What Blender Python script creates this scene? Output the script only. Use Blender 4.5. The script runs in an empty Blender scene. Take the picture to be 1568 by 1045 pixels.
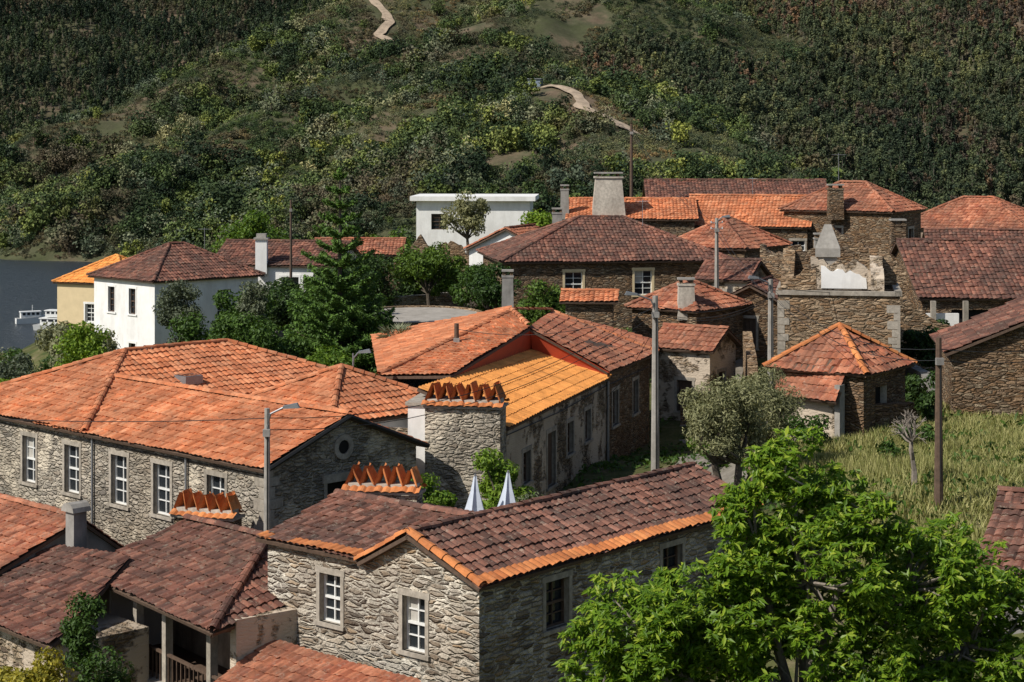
import bpy, math, random
import numpy as np
from mathutils import Vector, Matrix
rng=np.random.default_rng(7); random.seed(7)
scene=bpy.context.scene
# ------------------------------------------------------------------ mesh builder
class MB:
    def __init__(s): s.V=[];s.U=[];s.F=[];s.n=0;s.mats=[]
    def add(s,v,f,m,uv=None):
        v=np.asarray(v,dtype=np.float64).reshape(-1,3)
        if m not in s.mats: s.mats.append(m)
        s.V.append(v); s.U.append(np.zeros((len(v),2)) if uv is None else np.asarray(uv).reshape(-1,2))
        if isinstance(f,np.ndarray): s.F.append((f+s.n,s.mats.index(m)))
        else:
            by={}
            for q in f: by.setdefault(len(q),[]).append(q)
            for k,l in by.items(): s.F.append((np.array(l)+s.n,s.mats.index(m)))
        s.n+=len(v)
    def build(s,name,parent=None,loc=(0,0,0),smooth=False,link=True):
        me=bpy.data.meshes.new(name)
        V=np.concatenate(s.V)-np.array(loc if parent is None else (0,0,0))
        U=np.concatenate(s.U)
        me.vertices.add(len(V)); me.vertices.foreach_set('co',V.ravel())
        li=np.concatenate([f.ravel() for f,_ in s.F]); 
        tot=np.concatenate([np.full(len(f),f.shape[1]) for f,_ in s.F])
        mi=np.concatenate([np.full(len(f),m) for f,m in s.F])
        st=np.concatenate([[0],np.cumsum(tot)[:-1]])
        me.loops.add(len(li)); me.loops.foreach_set('vertex_index',li.astype(np.int32))
        me.polygons.add(len(tot)); me.polygons.foreach_set('loop_start',st.astype(np.int32))
        me.polygons.foreach_set('material_index',mi.astype(np.int32))
        me.polygons.foreach_set('use_smooth',np.full(len(tot),smooth))
        uvl=me.uv_layers.new(name='UVMap'); uvl.data.foreach_set('uv',U[li].astype(np.float32).ravel())
        for m in s.mats: me.materials.append(m)
        me.update(calc_edges=True)
        ob=bpy.data.objects.new(name,me)
        if link: scene.collection.objects.link(ob)
        if parent is not None:
            ob.parent=parent; ob.matrix_parent_inverse=Matrix.Translation(-Vector(parent.location))
        else: ob.location=loc
        return ob
def empty(name,loc):
    e=bpy.data.objects.new(name,None); e.location=loc; scene.collection.objects.link(e); return e
class Fr:
    def __init__(s,x,y,deg): s.x=x;s.y=y;s.d=deg;s.c=math.cos(math.radians(deg));s.s=math.sin(math.radians(deg))
    def p(s,x,y,z): return (s.x+s.c*x-s.s*y, s.y+s.s*x+s.c*y, z)
    def sub(s,x,y,d): q=s.p(x,y,0); return Fr(q[0],q[1],s.d+d)
BF=[(0,3,2,1),(4,5,6,7),(0,1,5,4),(1,2,6,5),(2,3,7,6),(3,0,4,7)]
def fbox(mb,fr,x0,x1,y0,y1,z0,z1,m):
    mb.add([fr.p(x,y,z) for z in (z0,z1) for x,y in ((x0,y0),(x1,y0),(x1,y1),(x0,y1))],BF,m)
def tube(mb,pts,rad,m,k=7):
    pts=np.array(pts,float); n=len(pts); rad=np.broadcast_to(rad,(n,)) 
    V=[]
    for i in range(n):
        t=pts[min(i+1,n-1)]-pts[max(i-1,0)]; t/= (np.linalg.norm(t)+1e-9)
        a=np.array([0,0,1.]) if abs(t[2])<.9 else np.array([1.,0,0])
        u=np.cross(t,a);u/=np.linalg.norm(u);w=np.cross(t,u)
        for j in range(k):
            an=2*math.pi*j/k; V.append(pts[i]+rad[i]*(math.cos(an)*u+math.sin(an)*w))
    F=[(i*k+j,i*k+(j+1)%k,(i+1)*k+(j+1)%k,(i+1)*k+j) for i in range(n-1) for j in range(k)]
    F.append(tuple(range(k))[::-1]); F.append(tuple((n-1)*k+j for j in range(k)))
    mb.add(V,F,m)
# ------------------------------------------------------------------ materials
def newmat(name):
    m=bpy.data.materials.new(name); m.use_nodes=True; nt=m.node_tree; 
    b=nt.nodes['Principled BSDF']; return m,nt,b
def N(nt,t,**k):
    n=nt.nodes.new(t)
    for a,v in k.items(): setattr(n,a,v)
    return n
def mixc(nt,fac,a,b,mode='MIX'):
    n=N(nt,'ShaderNodeMix',data_type='RGBA',blend_type=mode)
    for s,v in ((n.inputs[0],fac),(n.inputs[6],a),(n.inputs[7],b)):
        if isinstance(v,(int,float)): s.default_value=v
        elif isinstance(v,tuple): s.default_value=(*v,1)
        else: nt.links.new(v,s)
    return n.outputs[2]
def ramp(nt,src,stops,const=False):
    r=N(nt,'ShaderNodeValToRGB'); e=r.color_ramp.elements
    if const: r.color_ramp.interpolation='CONSTANT'
    while len(e)<len(stops): e.new(.5)
    for i,(p,c) in enumerate(stops):
        e[i].position=p; e[i].color=(*c,1) if isinstance(c,tuple) else (c,c,c,1)
    nt.links.new(src,r.inputs[0]); return r.outputs[0]
def noise(nt,vec,scale,detail=4,rough=.6):
    n=N(nt,'ShaderNodeTexNoise'); n.inputs['Scale'].default_value=scale; n.inputs['Detail'].default_value=detail; n.inputs['Roughness'].default_value=rough
    if vec is not None: nt.links.new(vec,n.inputs['Vector'])
    return n
def pos(nt): return N(nt,'ShaderNodeNewGeometry').outputs['Position']
def mul(nt,a,v):
    q=N(nt,'ShaderNodeMath',operation='MULTIPLY'); nt.links.new(a,q.inputs[0]); q.inputs[1].default_value=v; return q.outputs[0]
def bump(nt,b,h,st,dist=.02):
    n=N(nt,'ShaderNodeBump'); n.inputs['Strength'].default_value=st; n.inputs['Distance'].default_value=dist
    nt.links.new(h,n.inputs['Height']); nt.links.new(n.outputs[0],b.inputs['Normal'])
def mat_tile(name,cols,dark,damt,lich=(.35,.28,.2),lamt=.3):
    m,nt,b=newmat(name); uv=N(nt,'ShaderNodeUVMap').outputs[0]
    fl=N(nt,'ShaderNodeVectorMath',operation='FLOOR'); nt.links.new(uv,fl.inputs[0])
    wn=N(nt,'ShaderNodeTexWhiteNoise',noise_dimensions='3D'); nt.links.new(fl.outputs[0],wn.inputs['Vector'])
    k=len(cols); c=ramp(nt,wn.outputs['Value'],[(i/max(1,k-1),cc) for i,cc in enumerate(cols)])
    P=pos(nt)
    n1=noise(nt,P,.45,7,.7); f1=ramp(nt,n1.outputs[0],[(.40,0.),(.60,1.)])
    c=mixc(nt,mul(nt,f1,damt),c,dark)
    n2=noise(nt,P,6,5,.75); f2=ramp(nt,n2.outputs[0],[(.55,0.),(.64,1.)])
    c=mixc(nt,mul(nt,f2,lamt),c,lich)
    n4=noise(nt,P,11,4,.75); f4=ramp(nt,n4.outputs[0],[(.53,0.),(.66,1.)])
    c=mixc(nt,mul(nt,f4,damt*.9),c,dark)
    n3=noise(nt,P,1.7,6,.75); f3=ramp(nt,n3.outputs[0],[(.3,.58),(.7,1.25)])
    c=mixc(nt,1.0,c,f3,'MULTIPLY')
    nt.links.new(c,b.inputs['Base Color']); b.inputs['Roughness'].default_value=.85
    b.inputs['Specular IOR Level'].default_value=.25
    bump(nt,b,noise(nt,P,40,3).outputs[0],.3,.01); return m
def mat_stone(name,cols,mortar,sx=3.2,sz=9,mw=.05,stain=(.25,.15,.08),samt=.35,patch=None,pamt=0,pth=.52,tint=(1.03,1.0,.93)):
    m,nt,b=newmat(name); P=pos(nt)
    nz=noise(nt,P,1.8,4,.65); 
    sub=N(nt,'ShaderNodeVectorMath',operation='MULTIPLY_ADD'); nt.links.new(nz.outputs['Color'],sub.inputs[0]); sub.inputs[1].default_value=(.45,.45,.16); nt.links.new(P,sub.inputs[2])
    mp=N(nt,'ShaderNodeVectorMath',operation='MULTIPLY'); nt.links.new(sub.outputs[0],mp.inputs[0]); mp.inputs[1].default_value=(sx,sx,sz)
    v=N(nt,'ShaderNodeTexVoronoi'); nt.links.new(mp.outputs[0],v.inputs['Vector']); v.inputs['Scale'].default_value=1
    ve=N(nt,'ShaderNodeTexVoronoi',feature='DISTANCE_TO_EDGE'); nt.links.new(mp.outputs[0],ve.inputs['Vector']); ve.inputs['Scale'].default_value=1
    sp=N(nt,'ShaderNodeSeparateColor'); nt.links.new(v.outputs['Color'],sp.inputs[0])
    k=len(cols); c=ramp(nt,sp.outputs[0],[(i/(k-1),cc) for i,cc in enumerate(cols)])
    fine=noise(nt,P,22,5,.7); c=mixc(nt,.9,c,ramp(nt,fine.outputs[0],[(.3,.45),(.7,1.45)]),'MULTIPLY')
    e=ramp(nt,ve.outputs['Distance'],[(mw*.5,0.),(mw*1.8,1.)])
    mortn=noise(nt,P,1.3,4); mc=mixc(nt,ramp(nt,mortn.outputs[0],[(.38,0.),(.58,1.)]),tuple(x*.3 for x in mortar),mortar)
    c=mixc(nt,e,mc,c)
    big=noise(nt,P,.45,5,.65); f=ramp(nt,big.outputs[0],[(.42,0.),(.66,1.)])
    c=mixc(nt,mul(nt,f,samt),c,stain)
    pf=None
    if patch:
        pn=noise(nt,P,.9,6,.7); pf=mul(nt,ramp(nt,pn.outputs[0],[(pth,0.),(pth+.07,1.)]),pamt); c=mixc(nt,pf,c,patch)
    vn_=noise(nt,P,.25,3); c=mixc(nt,1.0,c,ramp(nt,vn_.outputs[0],[(.35,.78),(.65,1.2)]),'MULTIPLY')
    c=mixc(nt,1.0,c,tint,'MULTIPLY')
    nt.links.new(c,b.inputs['Base Color']); b.inputs['Roughness'].default_value=.9; b.inputs['Specular IOR Level'].default_value=.2
    ad=N(nt,'ShaderNodeMath',operation='MULTIPLY_ADD'); nt.links.new(sp.outputs[1],ad.inputs[0]); ad.inputs[1].default_value=.7
    nt.links.new(ramp(nt,ve.outputs['Distance'],[(0,0.),(.22,1.)]),ad.inputs[2])
    a2=N(nt,'ShaderNodeMath',operation='MULTIPLY_ADD'); nt.links.new(fine.outputs[0],a2.inputs[0]); a2.inputs[1].default_value=.5; nt.links.new(ad.outputs[0],a2.inputs[2])
    h=a2.outputs[0]
    if pf is not None:
        mm=N(nt,'ShaderNodeMix'); nt.links.new(pf,mm.inputs[0]); nt.links.new(h,mm.inputs[2]); mm.inputs[3].default_value=1.7; h=mm.outputs[0]
    bump(nt,b,h,1.0,.08); return m
def mat_plain(name,col,var=.25,rough=.8,scale=3,dirt=None,damt=.4,metal=0,spec=.3):
    m,nt,b=newmat(name); P=pos(nt); n=noise(nt,P,scale,6,.65)
    c=mixc(nt,1.0,col,ramp(nt,n.outputs[0],[(.3,1-var),(.7,1+var)]),'MULTIPLY')
    if dirt:
        mp=N(nt,'ShaderNodeVectorMath',operation='MULTIPLY'); nt.links.new(P,mp.inputs[0]); mp.inputs[1].default_value=(1,1,.3)
        n2=noise(nt,mp.outputs[0],1.2,6,.7); f=ramp(nt,n2.outputs[0],[(.45,0.),(.65,damt)]); c=mixc(nt,f,c,dirt)
    nt.links.new(c,b.inputs['Base Color']); b.inputs['Roughness'].default_value=rough; b.inputs['Metallic'].default_value=metal; b.inputs['Specular IOR Level'].default_value=spec
    bump(nt,b,noise(nt,P,scale*8,3).outputs[0],.25,.01); return m
def mat_leaf(name,c1,c2,tr=.3,rough=.55,c3=None,far=False):
    m,nt,b=newmat(name); g=N(nt,'ShaderNodeNewGeometry'); oi=N(nt,'ShaderNodeObjectInfo')
    stops=[(0,c1),(1,c2)] if c3 is None else [(0,c1),(.75,c2),(1,c3)]
    c=ramp(nt,g.outputs['Random Per Island'],stops)
    c=mixc(nt,1.0,c,ramp(nt,oi.outputs['Random'],[(0,(.5,.57,.56)),(.5,(1.,1.,.95)),(1,(1.6,1.4,1.05))]),'MULTIPLY')
    if far:
        P=g.outputs['Position']
        c=mixc(nt,1.0,c,ramp(nt,noise(nt,P,.011,5,.65).outputs[0],[(.38,(.5,.58,.58)),(.5,(1.,1.,1.)),(.6,(1.6,1.42,1.3))]),'MULTIPLY')
        c=mixc(nt,mul(nt,ramp(nt,noise(nt,P,.024,6,.7).outputs[0],[(.54,0.),(.64,1.)]),.6),c,(.16,.11,.07))
    nt.links.new(c,b.inputs['Base Color']); b.inputs['Roughness'].default_value=rough; b.inputs['Specular IOR Level'].default_value=.25
    if tr>0:
        t=N(nt,'ShaderNodeBsdfTranslucent'); tc=mixc(nt,1.0,c,(1.5,1.4,.6),'MULTIPLY'); nt.links.new(tc,t.inputs[0])
        mx=N(nt,'ShaderNodeMixShader'); mx.inputs[0].default_value=tr
        nt.links.new(b.outputs[0],mx.inputs[1]); nt.links.new(t.outputs[0],mx.inputs[2]); nt.links.new(mx.outputs[0],nt.nodes['Material Output'].inputs[0])
    return m
T_new=mat_tile('tile_new',[(.78,.31,.075),(.84,.35,.09)],(.6,.22,.07),.15,lamt=.04)
T_or=mat_tile('tile_orange',[(.48,.15,.06),(.64,.21,.085),(.72,.3,.145)],(.24,.10,.055),.52,(.52,.38,.26),.32)
T_red=mat_tile('tile_red',[(.30,.09,.05),(.44,.15,.075),(.56,.23,.13)],(.15,.078,.052),.65,(.42,.34,.26),.38)
T_old=mat_tile('tile_old',[(.11,.055,.04),(.21,.085,.055),(.34,.16,.11)],(.075,.05,.042),.62,(.36,.31,.24),.48)
T_dk=mat_tile('tile_dark',[(.11,.048,.035),(.19,.074,.05),(.33,.14,.09)],(.068,.048,.039),.62,(.33,.28,.21),.42)
T_edge=mat_tile('tile_edge',[(.5,.16,.05),(.7,.27,.09)],(.3,.11,.05),.4,lamt=.15)
S_warm=mat_stone('stone_warm',[(.10,.085,.075),(.26,.22,.18),(.46,.43,.38),(.33,.30,.27),(.62,.59,.53),(.34,.24,.15)],(.68,.64,.57),2.6,10,.055,(.27,.18,.11),.38)
S_grey=mat_stone('stone_grey',[(.17,.155,.14),(.31,.285,.25),(.44,.40,.35),(.24,.205,.17)],(.5,.46,.39),3.4,9.5,.05,(.32,.24,.16),.4,(.54,.49,.41),.6)
S_brown=mat_stone('stone_brown',[(.08,.06,.045),(.24,.15,.085),(.34,.24,.16),(.16,.125,.095),(.4,.33,.24)],(.2,.15,.11),3.4,11,.04,(.18,.10,.05),.5)
S_ruin=mat_stone('stone_tower',[(.15,.10,.065),(.31,.2,.12),(.44,.34,.24),(.24,.17,.12)],(.36,.28,.2),2.4,9,.05,(.34,.21,.11),.42)
S_plast=mat_stone('plastered_stone',[(.12,.09,.07),(.27,.2,.14),(.36,.29,.21)],(.36,.3,.22),3.2,9.5,.05,(.2,.14,.09),.3,(.49,.42,.35),.92,.43)
granite=mat_plain('granite',(.35,.31,.255),.3,.85,8,(.15,.13,.10),.6)
white=mat_plain('white_plaster',(.78,.77,.74),.06,.8,2,(.4,.38,.34),.3)
cream=mat_plain('cream_plaster',(.6,.48,.29),.08,.8,2)
greyp=mat_plain('grey_plaster',(.27,.255,.235),.25,.9,2,(.1,.09,.08),.6)
tanp=mat_plain('old_plaster',(.40,.32,.24),.35,.9,1.5,(.15,.10,.07),.85)
wframe=mat_plain('white_paint',(.68,.68,.65),.1,.5,5)
wood=mat_plain('weathered_wood',(.10,.065,.045),.3,.8,9)
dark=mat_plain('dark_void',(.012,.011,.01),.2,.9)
curt=mat_plain('curtain_cloth',(.4,.38,.34),.15,.9,6)
conc=mat_plain('concrete',(.31,.29,.26),.2,.9,5,(.12,.11,.09),.5)
redm=mat_plain('red_paint',(.40,.06,.025),.12,.6,3)
mortarm=mat_plain('mortar',(.48,.43,.36),.3,.9,7,(.2,.17,.14),.5)
metal=mat_plain('grey_metal',(.3,.31,.32),.1,.45,5,metal=.6)
blk=mat_plain('black_cable',(.02,.02,.02),.1,.6)
bluem=mat_plain('blue_sheet',(.18,.22,.27),.15,.6,3)
bark=mat_plain('bark',(.10,.08,.06),.35,.9,10)
barkl=mat_plain('pale_bark',(.2,.17,.14),.35,.9,10)
sail=mat_plain('canvas',(.5,.55,.62),.08,.7,4)
soil=mat_plain('trail_dirt',(.36,.28,.2),.35,.95,.4)
pave=mat_plain('paving',(.34,.31,.27),.2,.9,2,(.18,.16,.13),.5)
lane=mat_plain('lane_paving',(.2,.18,.15),.3,.95,3,(.1,.09,.06),.7)
m,nt,b=newmat('window_glass'); b.inputs['Base Color'].default_value=(.02,.024,.028,1); b.inputs['Roughness'].default_value=.08; b.inputs['Specular IOR Level'].default_value=.6; glass=m
m,nt,b=newmat('river_water'); b.inputs['Base Color'].default_value=(.022,.03,.036,1); b.inputs['Roughness'].default_value=.28
mp=N(nt,'ShaderNodeVectorMath',operation='MULTIPLY'); nt.links.new(pos(nt),mp.inputs[0]); mp.inputs[1].default_value=(.25,.9,1)
bump(nt,b,noise(nt,mp.outputs[0],.5,6,.75).outputs[0],1.0,1.5); water=m
L_fore=mat_leaf('leaf_foreground',(.065,.135,.010),(.175,.29,.02),.38,.42,(.36,.43,.05))
L_green=mat_leaf('leaf_green',(.025,.055,.01),(.085,.155,.025),.2)
L_bright=mat_leaf('leaf_bright',(.06,.13,.012),(.17,.26,.03),.25)
L_olive=mat_leaf('leaf_olive',(.075,.09,.05),(.21,.23,.145),.15)
L_dark=mat_leaf('leaf_dark',(.014,.032,.010),(.05,.095,.02),.15)
L_conif=mat_leaf('leaf_conifer',(.025,.06,.015),(.09,.18,.04),.15)
fk=dict(tr=0,rough=.8,far=True)
D_green=mat_leaf('far_leaf_green',(.045,.075,.026),(.12,.17,.058),**fk)
D_olive=mat_leaf('far_leaf_olive',(.09,.11,.068),(.20,.23,.15),**fk)
D_bright=mat_leaf('far_leaf_bright',(.075,.11,.03),(.18,.22,.06),**fk)
D_dark=mat_leaf('far_leaf_dark',(.016,.032,.015),(.05,.082,.032),**fk)
D_scrub=mat_leaf('far_leaf_scrub',(.075,.092,.05),(.16,.18,.095),**fk)
D_scrub2=mat_leaf('far_leaf_scrub_brown',(.10,.085,.05),(.18,.15,.08),**fk)
D_pine=mat_leaf('far_leaf_pine',(.025,.045,.028),(.065,.095,.05),**fk)
D_euc=mat_leaf('far_leaf_eucalyptus',(.04,.06,.034),(.115,.14,.072),**fk)
D_eucb=mat_leaf('far_leaf_eucalyptus_brown',(.10,.072,.055),(.17,.12,.085),**fk)
L_grass=mat_leaf('leaf_grass',(.18,.20,.055),(.46,.42,.19),.25,.7)
L_yel=mat_leaf('leaf_yellow',(.12,.13,.02),(.3,.28,.04),.3)
# ------------------------------------------------------------------ terrain
def sm(a,b,x): t=np.clip((x-a)/(b-a),0,1); return t*t*(3-2*t)
def vn(x,y,s=0):
    xi=np.floor(x);yi=np.floor(y);fx=x-xi;fy=y-yi
    def h(a,b): v=np.sin(a*127.1+b*311.7+s*74.7)*43758.5453; return v-np.floor(v)
    ux=fx*fx*(3-2*fx);uy=fy*fy*(3-2*fy)
    return (h(xi,yi)*(1-ux)+h(xi+1,yi)*ux)*(1-uy)+(h(xi,yi+1)*(1-ux)+h(xi+1,yi+1)*ux)*uy
def fbm(x,y,s=0): return (vn(x,y,s)+.5*vn(2*x+3,2*y,s)+.25*vn(4*x,4*y+5,s))/1.75-.5
CP=np.array([(0,-40,0),(60,-20,3),(-60,-20,-3),(0,0,-2.2),(-10,20,-9),(10,20,-9),(4,30,-11.8),(-12,32,-13),(0,40,-14.5),(8,40,-13),(-12,45,-14.8),(-20,60,-14.5),(-25,80,-14.5),
(3,56,-12.8),(7,72,-12.3),(12,50,-9.3),(15,62,-9.3),(18,55,-9),(13,44,-9.8),(22,50,-8.6),(10,56,-9.6),(14,75,-9.9),(-20,100,-11.8),(-20,78,-12),(-12,80,-11),(-5,95,-9.2),(-8,85,-10.4),
(5,100,-9.6),(12,95,-9.8),(25,100,-8.6),(25,88,-9),(30,120,-8),(0,130,-8),(15,120,-7.5),(-15,140,-10),(-40,110,-18),(-60,140,-29),(-35,80,-20),(-30,95,-17),(-80,50,-24),(60,50,-6),(60,120,-5),(-90,150,-35),(80,0,2),(-80,0,-10),(-4,70,-11.5),(-14,120,-11),(0,160,-14),(40,160,-12)],float)
def idw(x,y):
    num=np.zeros_like(x);den=np.zeros_like(x)
    for cx,cy,cz in CP:
        w=1/((x-cx)**2+(y-cy)**2+6)**1.7; num+=w*cz;den+=w
    return num/den
SP=[[(-330,690,-38),(-210,750,-3),(-140,820,33),(-72,900,72),(20,1000,112)],
    [(-138,595,-34),(-122,620,-12),(-83,700,18),(-24,800,50),(40,900,88)],
    [(-10,740,44),(0,700,36),(14.6,620,20),(33,560,2),(42,520,-12),(54,470,-34)]]
KS=[.5,.46,.42]
def spur(x,y,pts,k):
    best=np.full_like(x,-999.)
    for (ax,ay,az),(bx,by,bz) in zip(pts[:-1],pts[1:]):
        dx,dy=bx-ax,by-ay; t=np.clip(((x-ax)*dx+(y-ay)*dy)/(dx*dx+dy*dy),0,1)
        d=np.hypot(x-ax-t*dx,y-ay-t*dy); best=np.maximum(best,az+t*(bz-az)-k*(np.sqrt(d*d+64)-8))
    return best
def hz(x,y,ids=False):
    x=np.asarray(x,float);y=np.asarray(y,float)
    zv=idw(x,y); t=sm(150,330,y); zv=zv*(1-t)-44*t; zv=np.where(y>340,-44,zv)
    m=sm(-150,60,x); y0=900*(1-m)+540*m; sl=.36*(1-m)+.29*m
    hb=-42+sl*(y-y0)+m*9*np.sin(x/36+y/110)
    L=[hb]+[spur(x,y,p,k) for p,k in zip(SP,KS)]
    calm=1-.9*np.exp(-((x-22)**2/30**2+(y-590)**2/55**2))-.85*np.exp(-((x+60)**2/28**2+(y-870)**2/60**2))
    L=np.stack(L); n=(16*fbm(x/60,y/85)+6*fbm(x/20,y/26,3)-10*np.abs(fbm(x/34,y/70,8)))*sm(430,520,y)*calm
    z=np.maximum(zv,L.max(0)+n); z=np.minimum(z,190+.02*y)
    return (z,L.argmax(0),m) if ids else z
def H(x,y): return float(hz(np.array([x]),np.array([y]))[0])
ys=np.concatenate([np.arange(-120,0,10),np.arange(0,160,2),np.arange(160,420,10),np.arange(420,1300,6),np.arange(1300,4000,120)])
xh=np.concatenate([np.arange(0,50,2),np.arange(50,420,6),np.arange(420,2600,120)]); xs=np.concatenate([-xh[:0:-1],xh])
X,Y=np.meshgrid(xs,ys); Z=hz(X.ravel(),Y.ravel())
nx,ny=len(xs),len(ys); I=np.arange(nx*ny).reshape(ny,nx)
Fq=np.stack([I[:-1,:-1],I[:-1,1:],I[1:,1:],I[1:,:-1]],-1).reshape(-1,4)
m,nt,b=newmat('terrain_ground'); P=pos(nt)
n1=noise(nt,P,.028,7,.7); n2=noise(nt,P,.5,7,.75)
c=ramp(nt,n1.outputs[0],[(.35,(.06,.07,.03)),(.5,(.08,.08,.045)),(.6,(.14,.105,.07)),(.74,(.22,.16,.11))])
c2=ramp(nt,n2.outputs[0],[(.38,(.045,.065,.02)),(.5,(.09,.095,.035)),(.6,(.15,.13,.07)),(.72,(.22,.18,.11))])
sx=N(nt,'ShaderNodeSeparateXYZ'); nt.links.new(P,sx.inputs[0])
mr=N(nt,'ShaderNodeMapRange'); nt.links.new(sx.outputs[1],mr.inputs[0]); mr.inputs[1].default_value=180; mr.inputs[2].default_value=350
c=mixc(nt,mr.outputs[0],c2,c); c=mixc(nt,1.0,c,ramp(nt,noise(nt,P,.12,7,.8).outputs[0],[(.3,.6),(.7,1.3)]),'MULTIPLY'); nt.links.new(c,b.inputs['Base Color']); b.inputs['Roughness'].default_value=.95; b.inputs['Specular IOR Level'].default_value=.1
bump(nt,b,n2.outputs[0],.6,.3); ground=m
mb=MB(); mb.add(np.stack([X.ravel(),Y.ravel(),Z],-1),Fq,ground); mb.build('hillside_terrain',smooth=True)
mb=MB(); mb.add([(-2500,200,-36),(2500,200,-36),(2500,1500,-36),(-2500,1500,-36)],[(0,1,2,3)],water); mb.build('river')
def strip(name,pts,w,mat,lift=.25,seg=24,K=5,rag=0):
    pts=np.array(pts,float); t=np.linspace(0,len(pts)-1,seg); xs_=np.interp(t,range(len(pts)),pts[:,0]);ys_=np.interp(t,range(len(pts)),pts[:,1])
    dx=np.gradient(xs_);dy=np.gradient(ys_);l=np.hypot(dx,dy); nx_,ny_=-dy/l,dx/l; off=rag*(vn(t*1.9,t*0+3)-.5)
    V=[]
    for j in np.linspace(-1,1,K):
        ww=w*(.45+1.0*vn(t*3.3,t*0+np.sign(j)*2)); x=xs_+nx_*(j*ww+off);y=ys_+ny_*(j*ww+off); V.append(np.stack([x,y,hz(x,y)+lift],-1))
    V=np.stack(V,1).reshape(-1,3); I=np.arange(seg*K).reshape(seg,K)
    mb=MB(); mb.add(V,np.stack([I[:-1,:-1],I[:-1,1:],I[1:,1:],I[1:,:-1]],-1).reshape(-1,4),mat); mb.build(name)
TR1=[(-72,905),(-66,885),(-57,868),(-62,852),(-50,838)]
TR2=[(12,622),(20,606),(24,590),(32,580),(38,566)]
strip('dirt_trail',TR1,2.4,soil,.8,60,rag=3); strip('dirt_trail',TR2,2.3,soil,.8,60,rag=3)
strip('village_lane',[(4.6,50),(6.2,58),(7.6,64),(8.2,72),(9.2,80),(10.5,88),(13,98),(14,108)],1.5,lane,.06,60)
# ------------------------------------------------------------------ roofs / houses
def roof_plane(mb,A,B,C,D,mat,tw=.22,th=.34,amp=.038,lift=.03,off=0,wob=.03,slab=True,sub=4,jit=.009):
    A,B,C,D=[np.array(p,float) for p in (A,B,C,D)]
    U=B-A; lu=np.linalg.norm(U); U/=lu
    top=(C+D)/2; nrm=np.cross(U,top-A); nrm/=np.linalg.norm(nrm)
    if nrm[2]<0: nrm=-nrm
    Vd=np.cross(nrm,U); lv=abs(np.dot(top-A,Vd)); nr=max(1,int(round(lv/th)))
    uD=np.dot(D-A,U);uC=np.dot(C-A,U); lo=min(0,uD);hi=max(lu,uC)
    ug=np.arange(lo,hi+tw/sub,tw/sub); ug[-1]=hi; nc=len(ug)
    seed=rng.random()*50; rows=[];uvs=[];cl=[]
    jr=rng.normal(0,jit,(nr,nc//sub+2)); tilei=(np.arange(nc)//sub); slip=rng.normal(0,min(.014,jit*1.6),(nr,nc//sub+2))
    Vu=(top-A)-np.dot(top-A,U)*U; Vu/=np.linalg.norm(Vu)
    for r in range(nr):
        for e,v in ((0,r/nr),(1,(r+1)/nr)):
            Lp=A+(D-A)*v;Rp=B+(C-B)*v; uL=np.dot(Lp-A,U);uR=np.dot(Rp-A,U)
            u=np.clip(ug,uL,max(uL,uR)); k=(u-uL)/max(uR-uL,1e-4)
            P=Lp+(Rp-Lp)*k[:,None]
            h=amp*np.abs(np.sin(math.pi*u/tw))+(lift if e==0 else 0)+off+jr[r][tilei]+wob*(np.sin(P[:,0]*1.1+seed)*np.sin(P[:,1]*.9+seed*2))
            P=P+nrm*h[:,None]
            if e==0: P=P+Vu*(slip[r][tilei]-.015)[:,None]
            rows.append(P); cl.append((ug<uL-1e-6)|(ug>uR+1e-6))
            uvs.append(np.stack([u/tw+37*seed//1,np.full(nc,r+(.02 if e==0 else .98))],-1))
    Vv=np.concatenate(rows);uv=np.concatenate(uvs);cl=np.stack(cl); nl=2*nr
    I=np.arange(nl*nc).reshape(nl,nc)
    F=np.stack([I[:-1,:-1],I[:-1,1:],I[1:,1:],I[1:,:-1]],-1)
    bad=cl[:-1,:-1]&cl[:-1,1:]&cl[1:,1:]&cl[1:,:-1]; F=F[~bad]
    mb.add(Vv,F.reshape(-1,4),mat,uv)
    if slab:
        q=[A,B,C,D] if np.linalg.norm(C-D)>.05 else [A,B,C]
        k=len(q); V=[p-nrm*.035 for p in q]+[p-nrm*.12 for p in q]
        mb.add(V,[tuple(range(k)),tuple(range(k,2*k))[::-1]]+[(i,(i+1)%k,k+(i+1)%k,k+i) for i in range(k)],wood)
def cap(mb,P,Q,mat,r=.11,lift=.03):
    P=np.array(P,float);Q=np.array(Q,float);d=Q-P;L=np.linalg.norm(d);d/=L
    s=np.cross(d,[0,0,1]);s/=np.linalg.norm(s);u=np.cross(s,d); n=max(1,int(L/.36)); off=rng.random()*99
    for i in range(n):
        jz=random.uniform(-.012,.012); a=P+d*L*i/n;b_=P+d*(L*(i+1)/n+.04); V=[];uv=[]
        for c_,rr in ((a,r*1.14),(b_,r*.88)):
            for j in range(6):
                an=math.pi*j/5; V.append(c_+s*(rr*math.cos(an)+jz)+u*(rr*.85*math.sin(an)+lift+jz)); uv.append((off//1+i*3+.5,.5))
        mb.add(V,[(j,j+1,7+j,6+j) for j in range(5)],mat,uv)
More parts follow.
